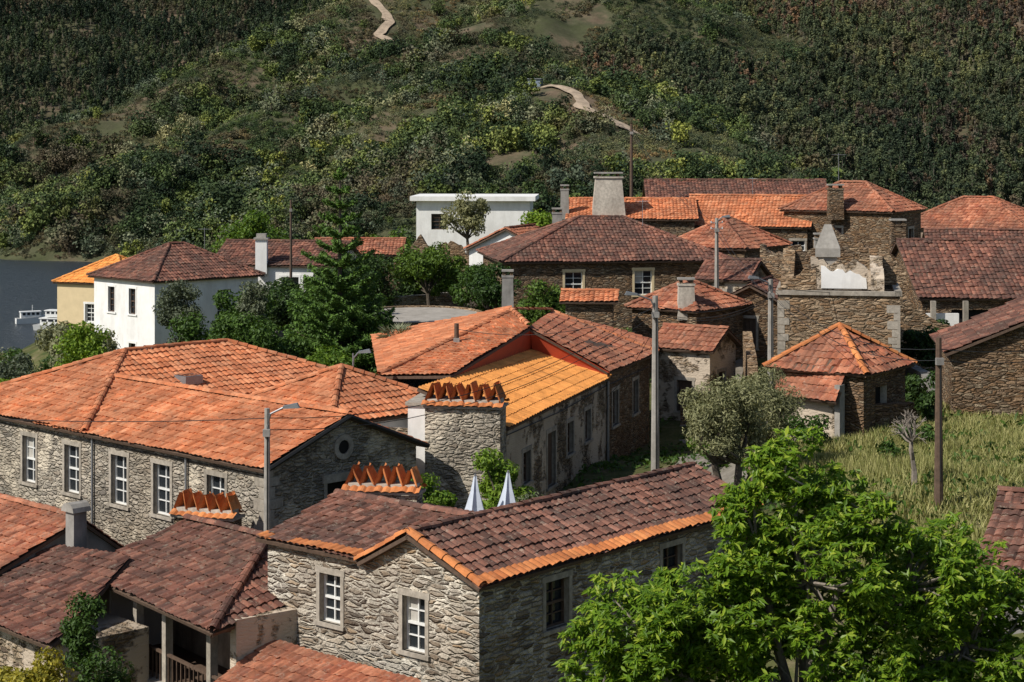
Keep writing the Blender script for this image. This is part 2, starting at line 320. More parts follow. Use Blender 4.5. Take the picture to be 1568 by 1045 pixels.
def opening(mb,fr,uc,z0,w,h,kind,sur=granite):
    u0,u1,z1=uc-w/2,uc+w/2,z0+h
    d=.24
    mb.add([fr.p(u0,0,z0),fr.p(u1,0,z0),fr.p(u1,0,z1),fr.p(u0,0,z1),fr.p(u0,d,z0),fr.p(u1,d,z0),fr.p(u1,d,z1),fr.p(u0,d,z1)],
       [(0,1,5,4),(1,2,6,5),(2,3,7,6),(3,0,4,7)],sur if sur else mortarm)
    if sur:
        t=.11
        fbox(mb,fr,u0-t,u0,-.02,.06,z0,z1,sur); fbox(mb,fr,u1,u1+t,-.02,.06,z0,z1,sur)
        fbox(mb,fr,u0-t-.03,u1+t+.03,-.025,.06,z1,z1+.14,sur); fbox(mb,fr,u0-t-.04,u1+t+.04,-.07,.06,z0-.09,z0,sur)
    if kind in 'wb':
        fm=wframe if kind=='w' else wood
        mb.add([fr.p(u0,.2,z0),fr.p(u1,.2,z0),fr.p(u1,.2,z1),fr.p(u0,.2,z1)],[(0,1,2,3)],glass)
        if kind=='w' and random.random()<.35:
            fbox(mb,fr,u0+.04,uc-.02,.196,.199,z0+h*.5,z1-.04,curt)
        b_=.05
        fbox(mb,fr,u0,u0+b_,.14,.195,z0,z1,fm);fbox(mb,fr,u1-b_,u1,.14,.195,z0,z1,fm)
        fbox(mb,fr,u0+b_,u1-b_,.14,.195,z1-b_,z1,fm);fbox(mb,fr,u0+b_,u1-b_,.14,.195,z0,z0+b_,fm)
        zm=z0+h*.5; fbox(mb,fr,u0+b_,u1-b_,.13,.19,zm-.03,zm+.03,fm)
        fbox(mb,fr,uc-.018,uc+.018,.15,.192,z0+b_,zm-.03,fm);fbox(mb,fr,uc-.018,uc+.018,.15,.192,zm+.03,z1-b_,fm)
        for zz in (z0+h*.27,z0+h*.74): 
            fbox(mb,fr,u0+b_,uc-.018,.152,.19,zz-.014,zz+.014,fm);fbox(mb,fr,uc+.018,u1-b_,.152,.19,zz-.014,zz+.014,fm)
    elif kind=='d':
        n=4
        for i in range(n): fbox(mb,fr,u0+w*i/n+.006,u0+w*(i+1)/n-.006,.13,.17,z0,z1,wood)
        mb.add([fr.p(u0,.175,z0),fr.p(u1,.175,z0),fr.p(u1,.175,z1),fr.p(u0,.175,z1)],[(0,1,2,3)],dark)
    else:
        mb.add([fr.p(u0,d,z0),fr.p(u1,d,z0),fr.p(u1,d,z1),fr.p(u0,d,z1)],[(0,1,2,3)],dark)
def wall(mb,md,fr,u0,u1,zb,zt,ops,wm,peak=None,sur=granite):
    us=sorted({u0,u1}|{o[0]-o[2]/2 for o in ops}|{o[0]+o[2]/2 for o in ops}); vs=sorted({zb,zt}|{o[1] for o in ops}|{o[1]+o[3] for o in ops})
    for a,b_ in zip(us[:-1],us[1:]):
        for c_,d in zip(vs[:-1],vs[1:]):
            mu,mv=(a+b_)/2,(c_+d)/2
            if any(abs(mu-o[0])<o[2]/2 and o[1]<mv<o[1]+o[3] for o in ops): continue
            mb.add([fr.p(a,0,c_),fr.p(b_,0,c_),fr.p(b_,0,d),fr.p(a,0,d)],[(0,1,2,3)],wm)
    if peak: mb.add([fr.p(u0,0,zt),fr.p(u1,0,zt),fr.p(peak[0],0,peak[1])],[(0,1,2)],wm)
    for o in ops: opening(md,fr,*o,sur=sur)
def quoins(mb,fr,u,zb,zt,side,mat=granite):
    z=zb;i=0
    while z<zt-.2:
        w=random.uniform(.42,.6) if i%2 else random.uniform(.22,.32); hh=random.uniform(.24,.36)
        fbox(mb,fr,*( (u-.012,u+w) if side>0 else (u-w,u+.012)),-.015,.1,z+.012,min(z+hh,zt)-.012,mat); z+=hh;i+=1
def house(par,ox,oy,ang,L,W,zb,ze,roof,rise,wm,rm,o=.25,ins=None,rp=.5,ops={},extR=0,capm=None,edge=None,sur=granite,tw=.22,th=.34,quo=False,verge=False,soff=0,jit=.009,wob=.03):
    e=par if not isinstance(par,str) else empty(par,(ox,oy,zb))
    fr=Fr(ox,oy,ang); iF,iR,iB,iL=ins or (o,o,o,o); capm=capm or rm
    x0,x1,y0,y1=iL,L-iR,iF,W-iB
    mw=MB();md=MB();mr_=MB()
    if roof=='gx': k=rise/(W*rp); zf=ze+k*iF-.07; zbk=ze+rise/(W*(1-rp))*iB-.07; zl=zf
    elif roof=='gy': k=rise/(L*rp); zf=min(ze+k*iL,ze+rise/(L*(1-rp))*iR)-.07; zbk=zl=zf
    elif roof=='hip': k=rise/(min(L,W)/2); zf=zbk=zl=ze+k*o-.07
    else: zf=zbk=zl=ze
    S=[('F',fr.sub(x0,y0,0),x1-x0,x0),('R',fr.sub(x1,y0,90),y1-y0,y0),('B',fr.sub(x1,y1,180),x1-x0,0),('L',fr.sub(x0,y1,270),y1-y0,0)]
    for nme,sf,ln,org in S:
        op=[(q[0]-org if nme in 'FR' else q[0],*q[1:]) for q in ops.get(nme,[])]; peak=None; zt=zf
        if roof=='gx' and nme in 'RL': pk=W*rp-y0; peak=((pk if nme=='R' else ln-pk),ze+rise-.07)
        if roof=='gy' and nme in 'FB': pk=L*rp-x0; peak=((pk if nme=='F' else ln-pk),ze+rise-.07)
        wall(mw,md,sf,0,ln,zb,zt,op,wm,peak,sur)
        if quo and nme in 'FR': quoins(md,sf,0,max(zb,ze-5),zt,1); quoins(md,sf,ln,max(zb,ze-5),zt,-1)
    mw.build('walls',e)
    if md.n: md.build('windows_and_trim',e)
    z1=ze+rise; p=fr.p
    kw=dict(tw=tw,th=th,jit=jit,wob=wob)
    if roof=='gx':
        yr=W*rp; roof_plane(mr_,p(0,0,ze),p(L,0,ze),p(L+extR,yr,z1),p(0,yr,z1),rm,**kw); roof_plane(mr_,p(L,W,ze),p(0,W,ze),p(0,yr,z1),p(L+extR,yr,z1),rm,**kw)
        cap(mr_,p(0,yr,z1),p(L+extR,yr,z1),capm)
        if verge: [cap(mr_,p(a,b_,ze),p(a,yr,z1),capm) for a in (0,L) for b_ in (0,W)]
        if edge: f=.35/math.hypot(yr,rise); roof_plane(mr_,p(0,0,ze),p(L,0,ze),p(L,yr*f,ze+rise*f),p(0,yr*f,ze+rise*f),edge,off=.02,slab=False,**kw)
    elif roof=='gy':
        xr=L*rp; roof_plane(mr_,p(0,W,ze),p(0,0,ze),p(xr,0,z1),p(xr,W,z1),rm,**kw); roof_plane(mr_,p(L,0,ze),p(L,W,ze),p(xr,W,z1),p(xr,0,z1),rm,**kw)
        cap(mr_,p(xr,0,z1),p(xr,W,z1),capm)
        if verge: [cap(mr_,p(a,.08,ze),p(xr,.08,z1),edge or capm,r=.12) for a in (0,L)]
        if edge: f=.35/math.hypot(L-xr,rise); roof_plane(mr_,p(L,0,ze),p(L,W,ze),p(L-(L-xr)*f,W,ze+rise*f),p(L-(L-xr)*f,0,ze+rise*f),edge,off=.02,slab=False,**kw)
    elif roof=='hip':
        h=min(L,W)/2
        if L>=W: r0,r1=p(h,h,z1),p(L-h,h,z1)
        else: r0,r1=p(h,h,z1),p(h,W-h,z1)
        c4=[p(0,0,ze),p(L,0,ze),p(L,W,ze),p(0,W,ze)]
        if L>=W: Q=[(c4[0],c4[1],r1,r0),(c4[1],c4[2],r1,r1),(c4[2],c4[3],r0,r1),(c4[3],c4[0],r0,r0)]; hp=[(0,r0),(1,r1),(2,r1),(3,r0)]
        else: Q=[(c4[0],c4[1],r0,r0),(c4[1],c4[2],r1,r0),(c4[2],c4[3],r1,r1),(c4[3],c4[0],r0,r1)]; hp=[(0,r0),(1,r0),(2,r1),(3,r1)]
        for q in Q: roof_plane(mr_,*q,rm,off=soff,**kw)
        for i,r in hp: cap(mr_,c4[i],r,capm,lift=.03+soff)
        if np.linalg.norm(np.array(r0)-np.array(r1))>.1: cap(mr_,r0,r1,capm,lift=.03+soff)
    elif roof=='flat':
        fbox(mr_,fr,-.2,L+.2,-.2,W+.2,ze,ze+.35,white)
    if mr_.n: mr_.build('roof',e)
    return e
# --- foreground stone house
A1=-40.2
h1=house('stone_house',-3.585,42.0,A1,3.79,11.3,-15.5,-9.6,'gy',.86,S_warm,T_old,o=.22,rp=.42,verge=True,edge=T_edge,tw=.2,th=.3,jit=.011,wob=.04,
   ops={'F':[(1.62,-11.45,.70,1.25,'w')],'R':[(2.94,-11.1,.85,1.1,'b'),(7.5,-11.2,.85,1.2,'b')]})
house(h1,-6.22,44.23,A1,3.46,5.5,-15.5,-9.52,'gx',.65,S_warm,T_old,o=.22,ins=(.22,-.25,.22,.22),extR=1.5,edge=T_edge,tw=.2,th=.3,jit=.011,wob=.04,
   ops={'F':[(2.38,-11.25,.70,1.15,'w')]})
mb=MB(); e=empty('lean_to_shed',(-5,40,-15))
roof_plane(mb,(-7.7,40.6,-12.95),(-3.8,37.4,-12.95),(-2.0,40.3,-11.85),(-5.75,43.4,-11.75),T_red,tw=.2,th=.3)
mb.build('roof',e); mb=MB(); fr=Fr(-7.5,40.7,A1); fbox(mb,fr,0,4.6,.1,3.3,-16,-13.0,S_brown); mb.build('walls',e)
# --- long stone house with orange roof
A2=-44.5
h2=house('long_stone_house',-15.33,58.4,A2,12,6.1,-15,-8.93,'gx',1.2,S_grey,T_or,o=.25,ins=(.25,.25,.25,0),quo=False,
   ops={'F':[(9.46,-10.95,.85,1.5,'w'),(6.8,-10.95,.85,1.5,'w'),(4.57,-10.95,.85,1.5,'w'),(1.95,-10.95,.85,1.5,'w')],'R':[(3.0,-11.6,1.15,1.95,'v')]})
house(h2,-19.53,62.53,A2,8.9,13.2,-15,-8.93,'hip',1.77,S_grey,T_or,ins=(.25,2.99,.25,.25),ops={'F':[(5.3,-10.95,.8,1.5,'w'),(2.6,-10.95,.85,1.5,'w')]},soff=.05)
fr=Fr(-15.33,58.4,A2); mb=MB()
g=fr.sub(12-.25,0,90)
for i in range(20):
    a0=2*math.pi*i/20;a1=2*math.pi*(i+1)/20
    V=[];cz=-8.68
    for rr,yy in ((.2,-.05),(.36,-.05),(.36,.02),(.2,.05)):
        for a in (a0,a1): V.append(g.p(3.02+rr*math.cos(a),yy,cz+rr*math.sin(a)))
    mb.add(V,[(0,1,3,2),(2,3,5,4),(0,1,7,6)],granite)
mb.add([g.p(3.02+.21*math.cos(2*math.pi*i/20),-.012,cz+.21*math.sin(2*math.pi*i/20)) for i in range(20)],[tuple(range(20))],dark)
for s in (0,6.1): tube(mb,[fr.p(12.02,s,-8.98),fr.p(12.02,3.05,-7.78)],.07,blk,6)
mb.build('gable_oculus_and_verge',h2)
mb=MB(); quoins(mb,fr.sub(0,.25,0),11.75,-13.5,-9,-1); quoins(mb,g,.25,-13.5,-9,1); fbox(mb,g,2.25,3.8,-.06,.1,-9.64,-9.4,granite)
tube(mb,[fr.p(-5,.2,-9.15),fr.p(3,.2,-9.2),fr.p(11.7,.2,-9.15)],.015,blk,4)
for u in (3.2,8.1): tube(mb,[fr.p(u,.18,-9.0),fr.p(u,.18,-14)],.04,metal,6)
mb.build('quoins',h2)
mb=MB(); fbox(mb,Fr(-11.0,61.8,A2),-.45,.45,-.35,.35,-8.1,-7.82,metal); mb.add([Fr(-11.0,61.8,A2).p(x,y,-7.81) for x,y in ((-.38,-.28),(.38,-.28),(.38,.28),(-.38,.28))],[(0,1,2,3)],glass); mb.build('skylight',h2)
f3=Fr(-5.6,60,-44.5); q=f3.p(-2.8,-2.8,0)
house('orange_roof_house',q[0],q[1],-44.5,5.6,5.6,-13,-8.65,'hip',1.32,white,T_or,ops={'R':[(2.0,-9.9,.5,.7,'w')]})
# --- tile-crested chimneys
def tile_chimney(x,y,ang,L,W,zb,zt,n,wm,cm=T_edge,name='stone_chimney',th=.42):
    fr=Fr(x,y,ang); mb=MB(); e=empty(name,(x,y,zb))
    fbox(mb,fr,-L/2,L/2,-W/2,W/2,zb,zt,wm); fbox(mb,fr,-L/2-.07,L/2+.07,-W/2-.07,W/2+.07,zt,zt+.07,granite)
    fbox(mb,fr,-L/2+.05,L/2-.05,-W/2+.05,W/2-.05,zt+.07,zt+.25,mortarm); mb.build('stack',e)
    mb=MB(); z=zt+.25
    for s in (-1,1):
        roof_plane(mb,fr.p(-L/2-.1,s*(W/2+.12),zt+.06),fr.p(L/2+.1,s*(W/2+.12),zt+.06),fr.p(L/2+.1,s*(W/2-.12),zt+.2),fr.p(-L/2-.1,s*(W/2-.12),zt+.2),cm,th=.3,slab=False)
    st=L/n
    for i in range(n):
        c_=-L/2+st*(i+.5)
        for s in (-1,1):
            V=[];uv=[];jit=random.uniform(-.05,.05); hh=th*random.uniform(.85,1.1)
            base=np.array([c_+s*st*.48,z]);top=np.array([c_+s*.02+jit,z+hh]); d=top-base;l=np.linalg.norm(d);d/=l;nn=np.array([-d[1],d[0]])*(-s)
            for t_,wd in ((0,W/2),(1,W/2*.8)):
                for j in range(5):
                    an=math.pi*j/4; yy=-wd*math.cos(an); q=base+d*l*t_*1.08+nn*(.09*math.sin(an)-.02)*-1
                    V.append(fr.p(q[0],yy,q[1])); uv.append((i*5+s*2+.5,.5))
            mb.add(V,[(j,j+1,6+j,5+j) for j in range(4)],cm,uv)
            V2=[tuple(np.array(v)+np.array((0,0,-.03))) for v in V]; mb.add(V2,[(5+j,6+j,j+1,j) for j in range(4)],cm,uv)
    mb.build('tile_crest',e)
tile_chimney(-1.4,55.3,-10,2.3,1.0,-13,-7.95,6,S_grey)
tile_chimney(-8.35,50.2,-20,1.8,.55,-13,-10.25,5,S_brown,th=.4)
tile_chimney(-3.3,47.2,-12,1.9,.6,-12.5,-9.0,5,S_grey,th=.4)
mb=MB(); fr=Fr(-2.75,56.3,-10); fbox(mb,fr,-.35,.3,-.5,1.5,-13,-8.0,white); fbox(mb,fr,-.42,.37,-.57,1.57,-8.0,-7.9,granite); mb.build('white_chimney')
# --- centre house with new orange roof
e4=empty('plastered_house',(0,56,-13)); mb=MB();md=MB()
E1,E2,E3=(-.08,56,-8.7),(3.67,68,-8.7),(5.86,74.3,-8.6)
fr4=Fr(-.2,56.1,72.4); 
ops=[(5.0,-11.4,.95,1.8,'d'),(7.3,-10.7,.8,1.1,'b'),(9.6,-10.6,.8,1.1,'b'),(2.2,-10.8,.8,1.0,'b')]
wall(mb,md,fr4,0,12.2,-14,-8.62,ops,S_plast,None)
wall(mb,md,Fr(*fr4.p(12.2,-.04,0)[:2],72.4),0,6.8,-14,-8.5,[(1.2,-10.6,.85,1.3,'b'),(4.4,-10.6,.85,1.3,'b')],S_brown,None)
fbox(mb,fr4,0,.12,0,8,-14,-8.9,S_plast); fbox(mb,fr4,18.9,19.1,0,6,-14,-8.6,S_brown); fbox(mb,fr4,0,19,7.8,8,-14,-8.6,S_brown)
tube(md,[fr4.p(12.1,-.1,-8.8),fr4.p(12.1,-.1,-13)],.05,metal); tube(md,[fr4.p(0,-.05,-8.95),fr4.p(6,-.05,-9.05),fr4.p(12,-.05,-8.95),fr4.p(18.5,-.12,-9)],.018,blk,4)
mb.build('walls',e4); md.build('windows_and_trim',e4)
mb=MB()
roof_plane(mb,E1,E2,(.82,68.9,-7.75),(-2.93,56.9,-7.6),T_new,tw=.28,th=.45,lift=.02,jit=.003,wob=.012,amp=.045)
roof_plane(mb,(-4.5,61.8,-7.85),(-2,59.6,-7.55),(.7,68.3,-6.85),(0,70.7,-6.5),T_or)
roof_plane(mb,(3.6,67.9,-8.5),(5.95,74.3,-8.5),(1.64,75.5,-6.95),(.6,68.2,-6.85),T_red)
roof_plane(mb,(5.95,74.3,-8.5),(6.2,79,-8.5),(1.64,75.5,-6.95),(1.64,75.5,-6.95),T_red)
roof_plane(mb,(-6,78,-8.2),(-4.5,61.8,-7.85),(0,70.7,-6.5),(0,73,-6.5),T_or)
cap(mb,(0,70.7,-6.45),(1.64,75.5,-6.9),T_or); cap(mb,(5.95,74.3,-8.5),(1.64,75.5,-6.95),T_or); cap(mb,(.65,68.25,-6.8),(0,70.7,-6.45),T_or)
cap(mb,(-4.5,61.8,-7.85),(0,70.7,-6.5),T_or); cap(mb,E2,(.82,68.9,-7.75),T_new)
mb.build('roof',e4); mb=MB()
mb.add([(-2.9,57.0,-7.7),(.8,68.85,-7.85),(.7,68.3,-6.95),(-2,59.6,-7.65)],[(0,1,2,3)],redm)
mb.add([(.75,68.5,-7.8),(3.62,67.93,-8.72),(3.62,67.93,-8.5),(.68,68.25,-6.93)],[(0,1,2,3)],redm)
mb.build('red_flashing',e4)
# --- other houses
house('stone_house',-.6,94.5,8,12.4,10,-10.5,-6.15,'hip',2.1,S_brown,T_dk,o=.3,ops={'F':[(3.9,-8.0,.95,1.3,'w'),(7.6,-7.95,.95,1.3,'w')]},sur=cream)
house('stone_house',5.2,84.5,-38,4.0,4.6,-11.5,-7.55,'hip',1.15,S_brown,T_red,ops={'R':[(2,-10,.7,1.2,'b')]})
house('small_stone_house',2.1,81,-4,2.6,3.0,-11,-7.0,'gx',.35,S_brown,T_or)
house('small_stone_house',5.7,77,-30,3.0,3.2,-12.5,-8.6,'gx',.8,S_plast,T_red,ops={'F':[(1.6,-11.2,.7,1.3,'d')],'R':[(1.5,-10.6,.7,1.0,'b')]})
house('small_stone_house',9.6,86,-20,3.2,5,-11.5,-7.4,'gy',.8,S_brown,T_dk,ops={'F':[(1.5,-9.6,.7,1.4,'d')]})
house('small_stone_house',9.2,93,-25,3.0,4,-11.5,-6.9,'gx',.9,S_plast,T_dk,ops={'F':[(1.5,-8.6,.7,1.1,'w')]})
house('small_stone_house',13.6,84,-12,3.4,4,-11.5,-6.3,'hip',.9,S_brown,T_dk,ops={'F':[(1.5,-8.2,.7,1.1,'b')]})
house('stone_house',8.2,101,-32,5.2,6.0,-10.5,-5.7,'hip',1.5,S_brown,T_red,ops={'F':[(3,-7.6,.8,1.1,'w')],'R':[(2.4,-7.7,.9,1.3,'w'),(4.6,-7.7,.9,1.3,'b')]})
house('stone_house',3.2,110,-3,8,7,-9.5,-4.55,'gx',1.1,S_brown,T_or,ops={'F':[(2,-6.2,.7,.9,'w')]})
house('stone_house',10.2,110.5,-14,7.8,7,-9.5,-5.0,'gx',1.75,S_brown,T_or,ops={'F':[(5.5,-7,.8,1.2,'w'),(7,-7,.8,1.2,'w')],'R':[(2,-7,.9,1.4,'b')]})
house('stone_house',9,123,-2,12.5,7,-8,-3.8,'gx',1.25,S_brown,T_dk)
q=Fr(20.6,110.5,-32).p(-3.6,-2.8,0)
house('stone_house',q[0],q[1],-32,7.2,5.6,-9.5,-4.0,'hip',1.65,S_brown,T_red,ops={'R':[(1.6,-6.6,.8,1.5,'w'),(3.6,-6.6,.8,1.5,'b')],'F':[(3.5,-6.2,.8,1.2,'b')]})
house('stone_house',24.5,118,-35,9,7,-9,-5.4,'hip',1.9,tanp,T_red,ops={'R':[(2,-7.6,.8,1.3,'b')]})
house('stone_house',33,112,-10,8,7,-9,-4.6,'gx',1.6,white,T_or)
house('stone_house',22.5,99,-8,7,5,-9.5,-5.9,'gx',1.1,S_brown,T_dk,ops={'F':[(2,-7.6,.8,1.1,'w')]})
h12=house('stone_house',19.0,85.5,0,11,10,-10.5,-7.25,'gx',2.45,S_brown,T_dk,rp=.5,ops={'F':[(3.2,-9.4,3.2,1.6,'v')]},sur=None,jit=.014,wob=.06)
mb=MB(); fr=Fr(19.2,84.6,0)
for u in (.2,1.7,4.2): fbox(mb,fr,u,u+.22,0,.22,-9.6,-7.3,granite)
fbox(mb,fr,-.6,1.55,.3,.5,-10.6,-7.9,white); fbox(mb,fr,1.9,6,.05,.35,-10.6,-8.9,white); fbox(mb,fr,1.9,6,-.02,.42,-8.9,-8.82,granite)
for u in np.arange(2.0,5.9,.2): fbox(mb,fr,u,u+.03,.15,.18,-8.82,-8.3,wood)
fbox(mb,fr,1.9,6,.12,.2,-8.3,-8.24,wood); mb.build('porch',h12)
house('stone_house',14.75,62.3,-8,8,6,-10.5,-7.15,'gy',1.7,S_brown,T_dk,jit=.014)
q=Fr(11.15,62.2,-36).p(-1.9,-1.9,0)
h14=house('small_stone_house',q[0],q[1],-36,3.8,3.8,-10.3,-7.55,'hip',1.35,S_brown,T_red,capm=T_edge,ops={'R':[(1.6,-9.8,.9,1.7,'v')]},sur=None,jit=.014,wob=.06)
mb=MB(); roof_plane(mb,(8.7,61.2,-8.4),(10.5,59.3,-8.4),(11,60.2,-7.6),(9.3,62,-7.6),T_red); mb.build('lower_roof',h14)
mb=MB(); fr=Fr(8.9,61.4,-42); fbox(mb,fr,0,2.3,0,.3,-10.3,-8.5,S_plast); fbox(mb,fr,2.3,2.5,-.1,.2,-10.4,-7.9,conc); mb.build('lower_wall',h14)
# white houses
house('white_house',-25.55,109.95,-45,7,8,-13.5,-7.95,'hip',1.9,white,T_dk,o=.3,ops={'F':[(2.2,-10,.7,1.5,'b'),(4.4,-10,.7,1.5,'b'),(2.2,-13,.7,1.3,'b'),(4.4,-13,.7,1.3,'b')],'R':[(5.2,-10.4,1.0,1.7,'w'),(2,-10.2,.8,1.4,'w')]},sur=white)
house('white_house',-18.8,113,-10,8.2,7,-12.5,-7.5,'gx',1.3,white,T_dk,ops={'F':[(5.2,-9.8,1.1,1.6,'w')]},sur=white)
mb=MB(); fr=Fr(-15.4,112.5,0); fbox(mb,fr,-.35,.35,-.3,.3,-8,-5.9,white); fbox(mb,fr,-.45,.45,-.4,.4,-5.9,-5.8,conc); fbox(mb,fr,-.3,.3,-.25,.25,-5.8,-5.55,conc); mb.build('white_chimney')
house('cream_house',-31.2,124,-25,6.2,6,-16,-9.4,'hip',1.7,cream,T_new,sur=white,ops={'F':[(3,-12,.8,1.2,'w')]})
house('white_flat_house',-7.6,140,-3,9.2,7,-9.5,-4.4,'flat',0,white,T_or,ops={'F':[(2,-6.6,1.2,1.2,'b'),(4.6,-6.6,1.0,1.2,'b')]},sur=None)
house('white_house',-3.0,114,-22,5.6,5,-9.8,-6.6,'gy',1.35,white,T_red,ops={'F':[(2.8,-8.2,.8,.9,'b')]},verge=True)
house('stone_house',-13,118,0,6,5,-11,-7.2,'gx',.9,S_brown,T_red)
# --- bottom left porch house
e=empty('porch_house',(-8,45,-15)); mb=MB()
kw=dict(tw=.2,th=.3,jit=.013,wob=.05)
roof_plane(mb,(-11.5,48,-11.2),(-6.9,42,-11.25),(-6.2,46.5,-10.05),(-8.8,49.4,-10.15),T_dk,**kw); roof_plane(mb,(-6.9,42,-11.25),(-5.2,44.2,-11.1),(-6.2,46.5,-10.05),(-6.2,46.5,-10.05),T_dk,**kw)
roof_plane(mb,(-5.2,44.2,-11.1),(-6.5,51,-11.1),(-8.8,49.4,-10.15),(-6.2,46.5,-10.05),T_dk,**kw)
cap(mb,(-6.9,42,-11.2),(-6.2,46.5,-10.05),T_dk); cap(mb,(-8.8,49.4,-10.12),(-6.2,46.5,-10.02),T_dk); mb.build('roof',e)
mb=MB(); fr=Fr(-11.2,48.0,-52.5)
for u in (.3,2.3,3.9,6.2): fbox(mb,fr,u,u+.2,.25,.45,-13.6,-11.2,granite)
fbox(mb,fr,0,7.3,.15,.5,-16,-13.4,S_warm); fbox(mb,fr,0,7.3,.1,.55,-13.4,-13.3,conc); fbox(mb,fr,0,7.1,2.3,2.6,-16,-10.9,tanp); fbox(mb,fr,0,7.3,.5,2.4,-13.6,-13.4,wood)
fbox(mb,fr,6.9,7.2,.5,3.1,-16,-11.1,S_plast); fbox(mb,fr,.2,.3,.6,2.4,-13.4,-11.1,white)
for u in np.arange(.6,6.8,.22): fbox(mb,fr,u,u+.03,.3,.34,-13.3,-12.6,wood)
fbox(mb,fr,.2,6.9,.28,.36,-12.6,-12.54,wood)
fbox(mb,fr,.2,7.1,.28,.42,-11.38,-11.27,wood); mb.build('porch_and_walls',e)
f=Fr(-11.77,50.0,-44); q=f.p(-9,-3.0,0)
house('stone_house',q[0],q[1],-44,9,4.6,-15.5,-11.45,'gx',1.2,greyp,T_red,rp=.65,o=.12,tw=.2,th=.3)
e=empty('low_shed',(-12,45,-15)); mb=MB(); roof_plane(mb,(-14,46.5,-11.9),(-10.9,43.2,-11.9),(-9.9,47.5,-10.75),(-12.9,50,-10.9),T_dk,**kw); mb.build('roof',e)
mb=MB(); fbox(mb,Fr(-13.8,46.6,-46),0,4.2,.2,2.6,-15.5,-12.0,S_plast); mb.build('walls',e)
mb=MB(); fr=Fr(-11.75,49.3,-44); fbox(mb,fr,-.2,.2,-.2,.2,-12,-9.9,greyp)
mb.add([fr.p(.3*math.cos(a)*1.0,yy,-9.9+.25*math.sin(a)) for yy in (-.28,.28) for a in np.linspace(0,math.pi,7)],[(i,i+1,8+i,7+i) for i in range(6)]+[tuple(range(7)),tuple(range(7,14))],conc); mb.build('small_chimney')
house('stone_house',10.4,41.5,-25,7,6,-14,-9.7,'gx',.9,greyp,T_old,ops={'F':[(2,-11.9,.9,1.6,'b')]})
house('stone_house',11.9,45.5,-20,7,4,-13,-9.5,'gx',.5,S_brown,T_old)
# --- ruined tower
def jag(mb,fr,u0,u1,y0,y1,z0,f,m,st=.16,ns=.16):
    n=max(3,int((u1-u0)/st)); V=[];F=[];hh=0
    for i in range(n+1):
        t=i/n; u=u0+(u1-u0)*t
        if i%2==0 or random.random()<.4: hh=random.uniform(-ns,ns)
        h=max(.05,f(t)+hh)
        for y in (y0,y1): V+= [fr.p(u+random.uniform(-.03,.03),y,z0),fr.p(u+random.uniform(-.05,.05),y,z0+h)]
    for i in range(n):
        a=4*i; F+=[(a,a+4,a+5,a+1),(a+2,a+3,a+7,a+6),(a+1,a+5,a+7,a+3)]
    F+=[(0,1,3,2),(4*n,4*n+2,4*n+3,4*n+1)]; mb.add(V,F,m)
e=empty('ruined_stone_tower',(12,72,-10)); fr=Fr(10.55,72.6,-10); mb=MB(); L=4.75
fbox(mb,fr,0,L,0,.5,-11,-6.0,S_ruin); fbox(mb,fr,0,.5,.5,L,-11,-6.0,S_ruin); fbox(mb,fr,L-.5,L,.5,L,-11,-6.0,S_ruin); fbox(mb,fr,.5,L-.5,L-.5,L,-11,-6.0,S_ruin)
fbox(mb,fr,.5,L-.5,.5,L-.5,-11,-6.6,conc)
mb.build('walls',e); mb=MB(); quoins(mb,fr,0,-10.5,-6.2,1); quoins(mb,fr,L,-10.5,-6.2,-1); quoins(mb,fr.sub(L,0,90),0,-10.5,-6.2,1)
for a in range(4):
    s=fr.sub(*[(0,0),(L,0),(L,L),(0,L)][a],90*a); fbox(mb,s,-.08,L+.06,-.08,.2,-6.0,-5.83,granite)
mb.build('quoins_and_cornice',e); mb=MB()
jag(mb,fr,1.3,3.9,1.6,2.0,-5.9,lambda t:1.15-.15*t-.5*max(0,t-.7)*3,S_plast)
jag(mb,fr,1.7,3.5,1.57,1.6,-5.85,lambda t:.85-.3*t,white)
jag(mb,fr,0,1.5,.3,.75,-5.83,lambda t:.1+.9*t,S_ruin); jag(mb,fr.sub(L-.9,0.2,90),0,4,-.3,.2,-5.83,lambda t:.5+.7*t,S_plast); jag(mb,fr,3.2,L,3.6,4.1,-5.83,lambda t:1.6-.5*t,S_ruin)
jag(mb,fr.sub(.3,0.3,90),0,4.2,-.3,.2,-5.83,lambda t:.2+1.2*t,S_ruin); jag(mb,fr,.3,4.4,4.0,4.4,-5.9,lambda t:1.7-.7*abs(t-.4),S_brown)
g=fr.sub(1.95,2.3,0)
mb.add([g.p(x,y,z) for z,r in ((-4.6,.5),(-4.25,.5),(-3.3,.14)) for x,y in ((-r,-r),(r,-r),(r,r),(-r,r))],[(0,1,5,4),(1,2,6,5),(2,3,7,6),(3,0,4,7),(4,5,9,8),(5,6,10,9),(6,7,11,10),(7,4,8,11),(8,9,10,11)],conc)
fbox(mb,g,-.38,.38,-.38,.38,-6.2,-4.6,conc); mb.build('ruined_parapet_and_chimney',e)
e=empty('ruined_stone_walls',(17,78,-10)); mb=MB()
fr=Fr(16.4,78.5,8); jag(mb,fr,0,3.4,0,.5,-9.8,lambda t:3.3-1.9*t,S_ruin); jag(mb,fr.sub(0,0,90),0,4,-.4,0,-9.8,lambda t:3.6-1.2*t,S_ruin)
fr=Fr(15.9,90,-12); jag(mb,fr,0,4.0,0,.5,-9.8,lambda t:5.0-2.6*abs(t-.3),S_ruin); fr=Fr(13.0,96,-30); jag(mb,fr,0,3.4,0,.5,-9.8,lambda t:4.4-1.2*t,S_brown)
fr=Fr(17.2,100,-20); jag(mb,fr,0,4,0,.5,-9.8,lambda t:5.4-2.2*t,S_brown); mb.build('broken_walls',e)
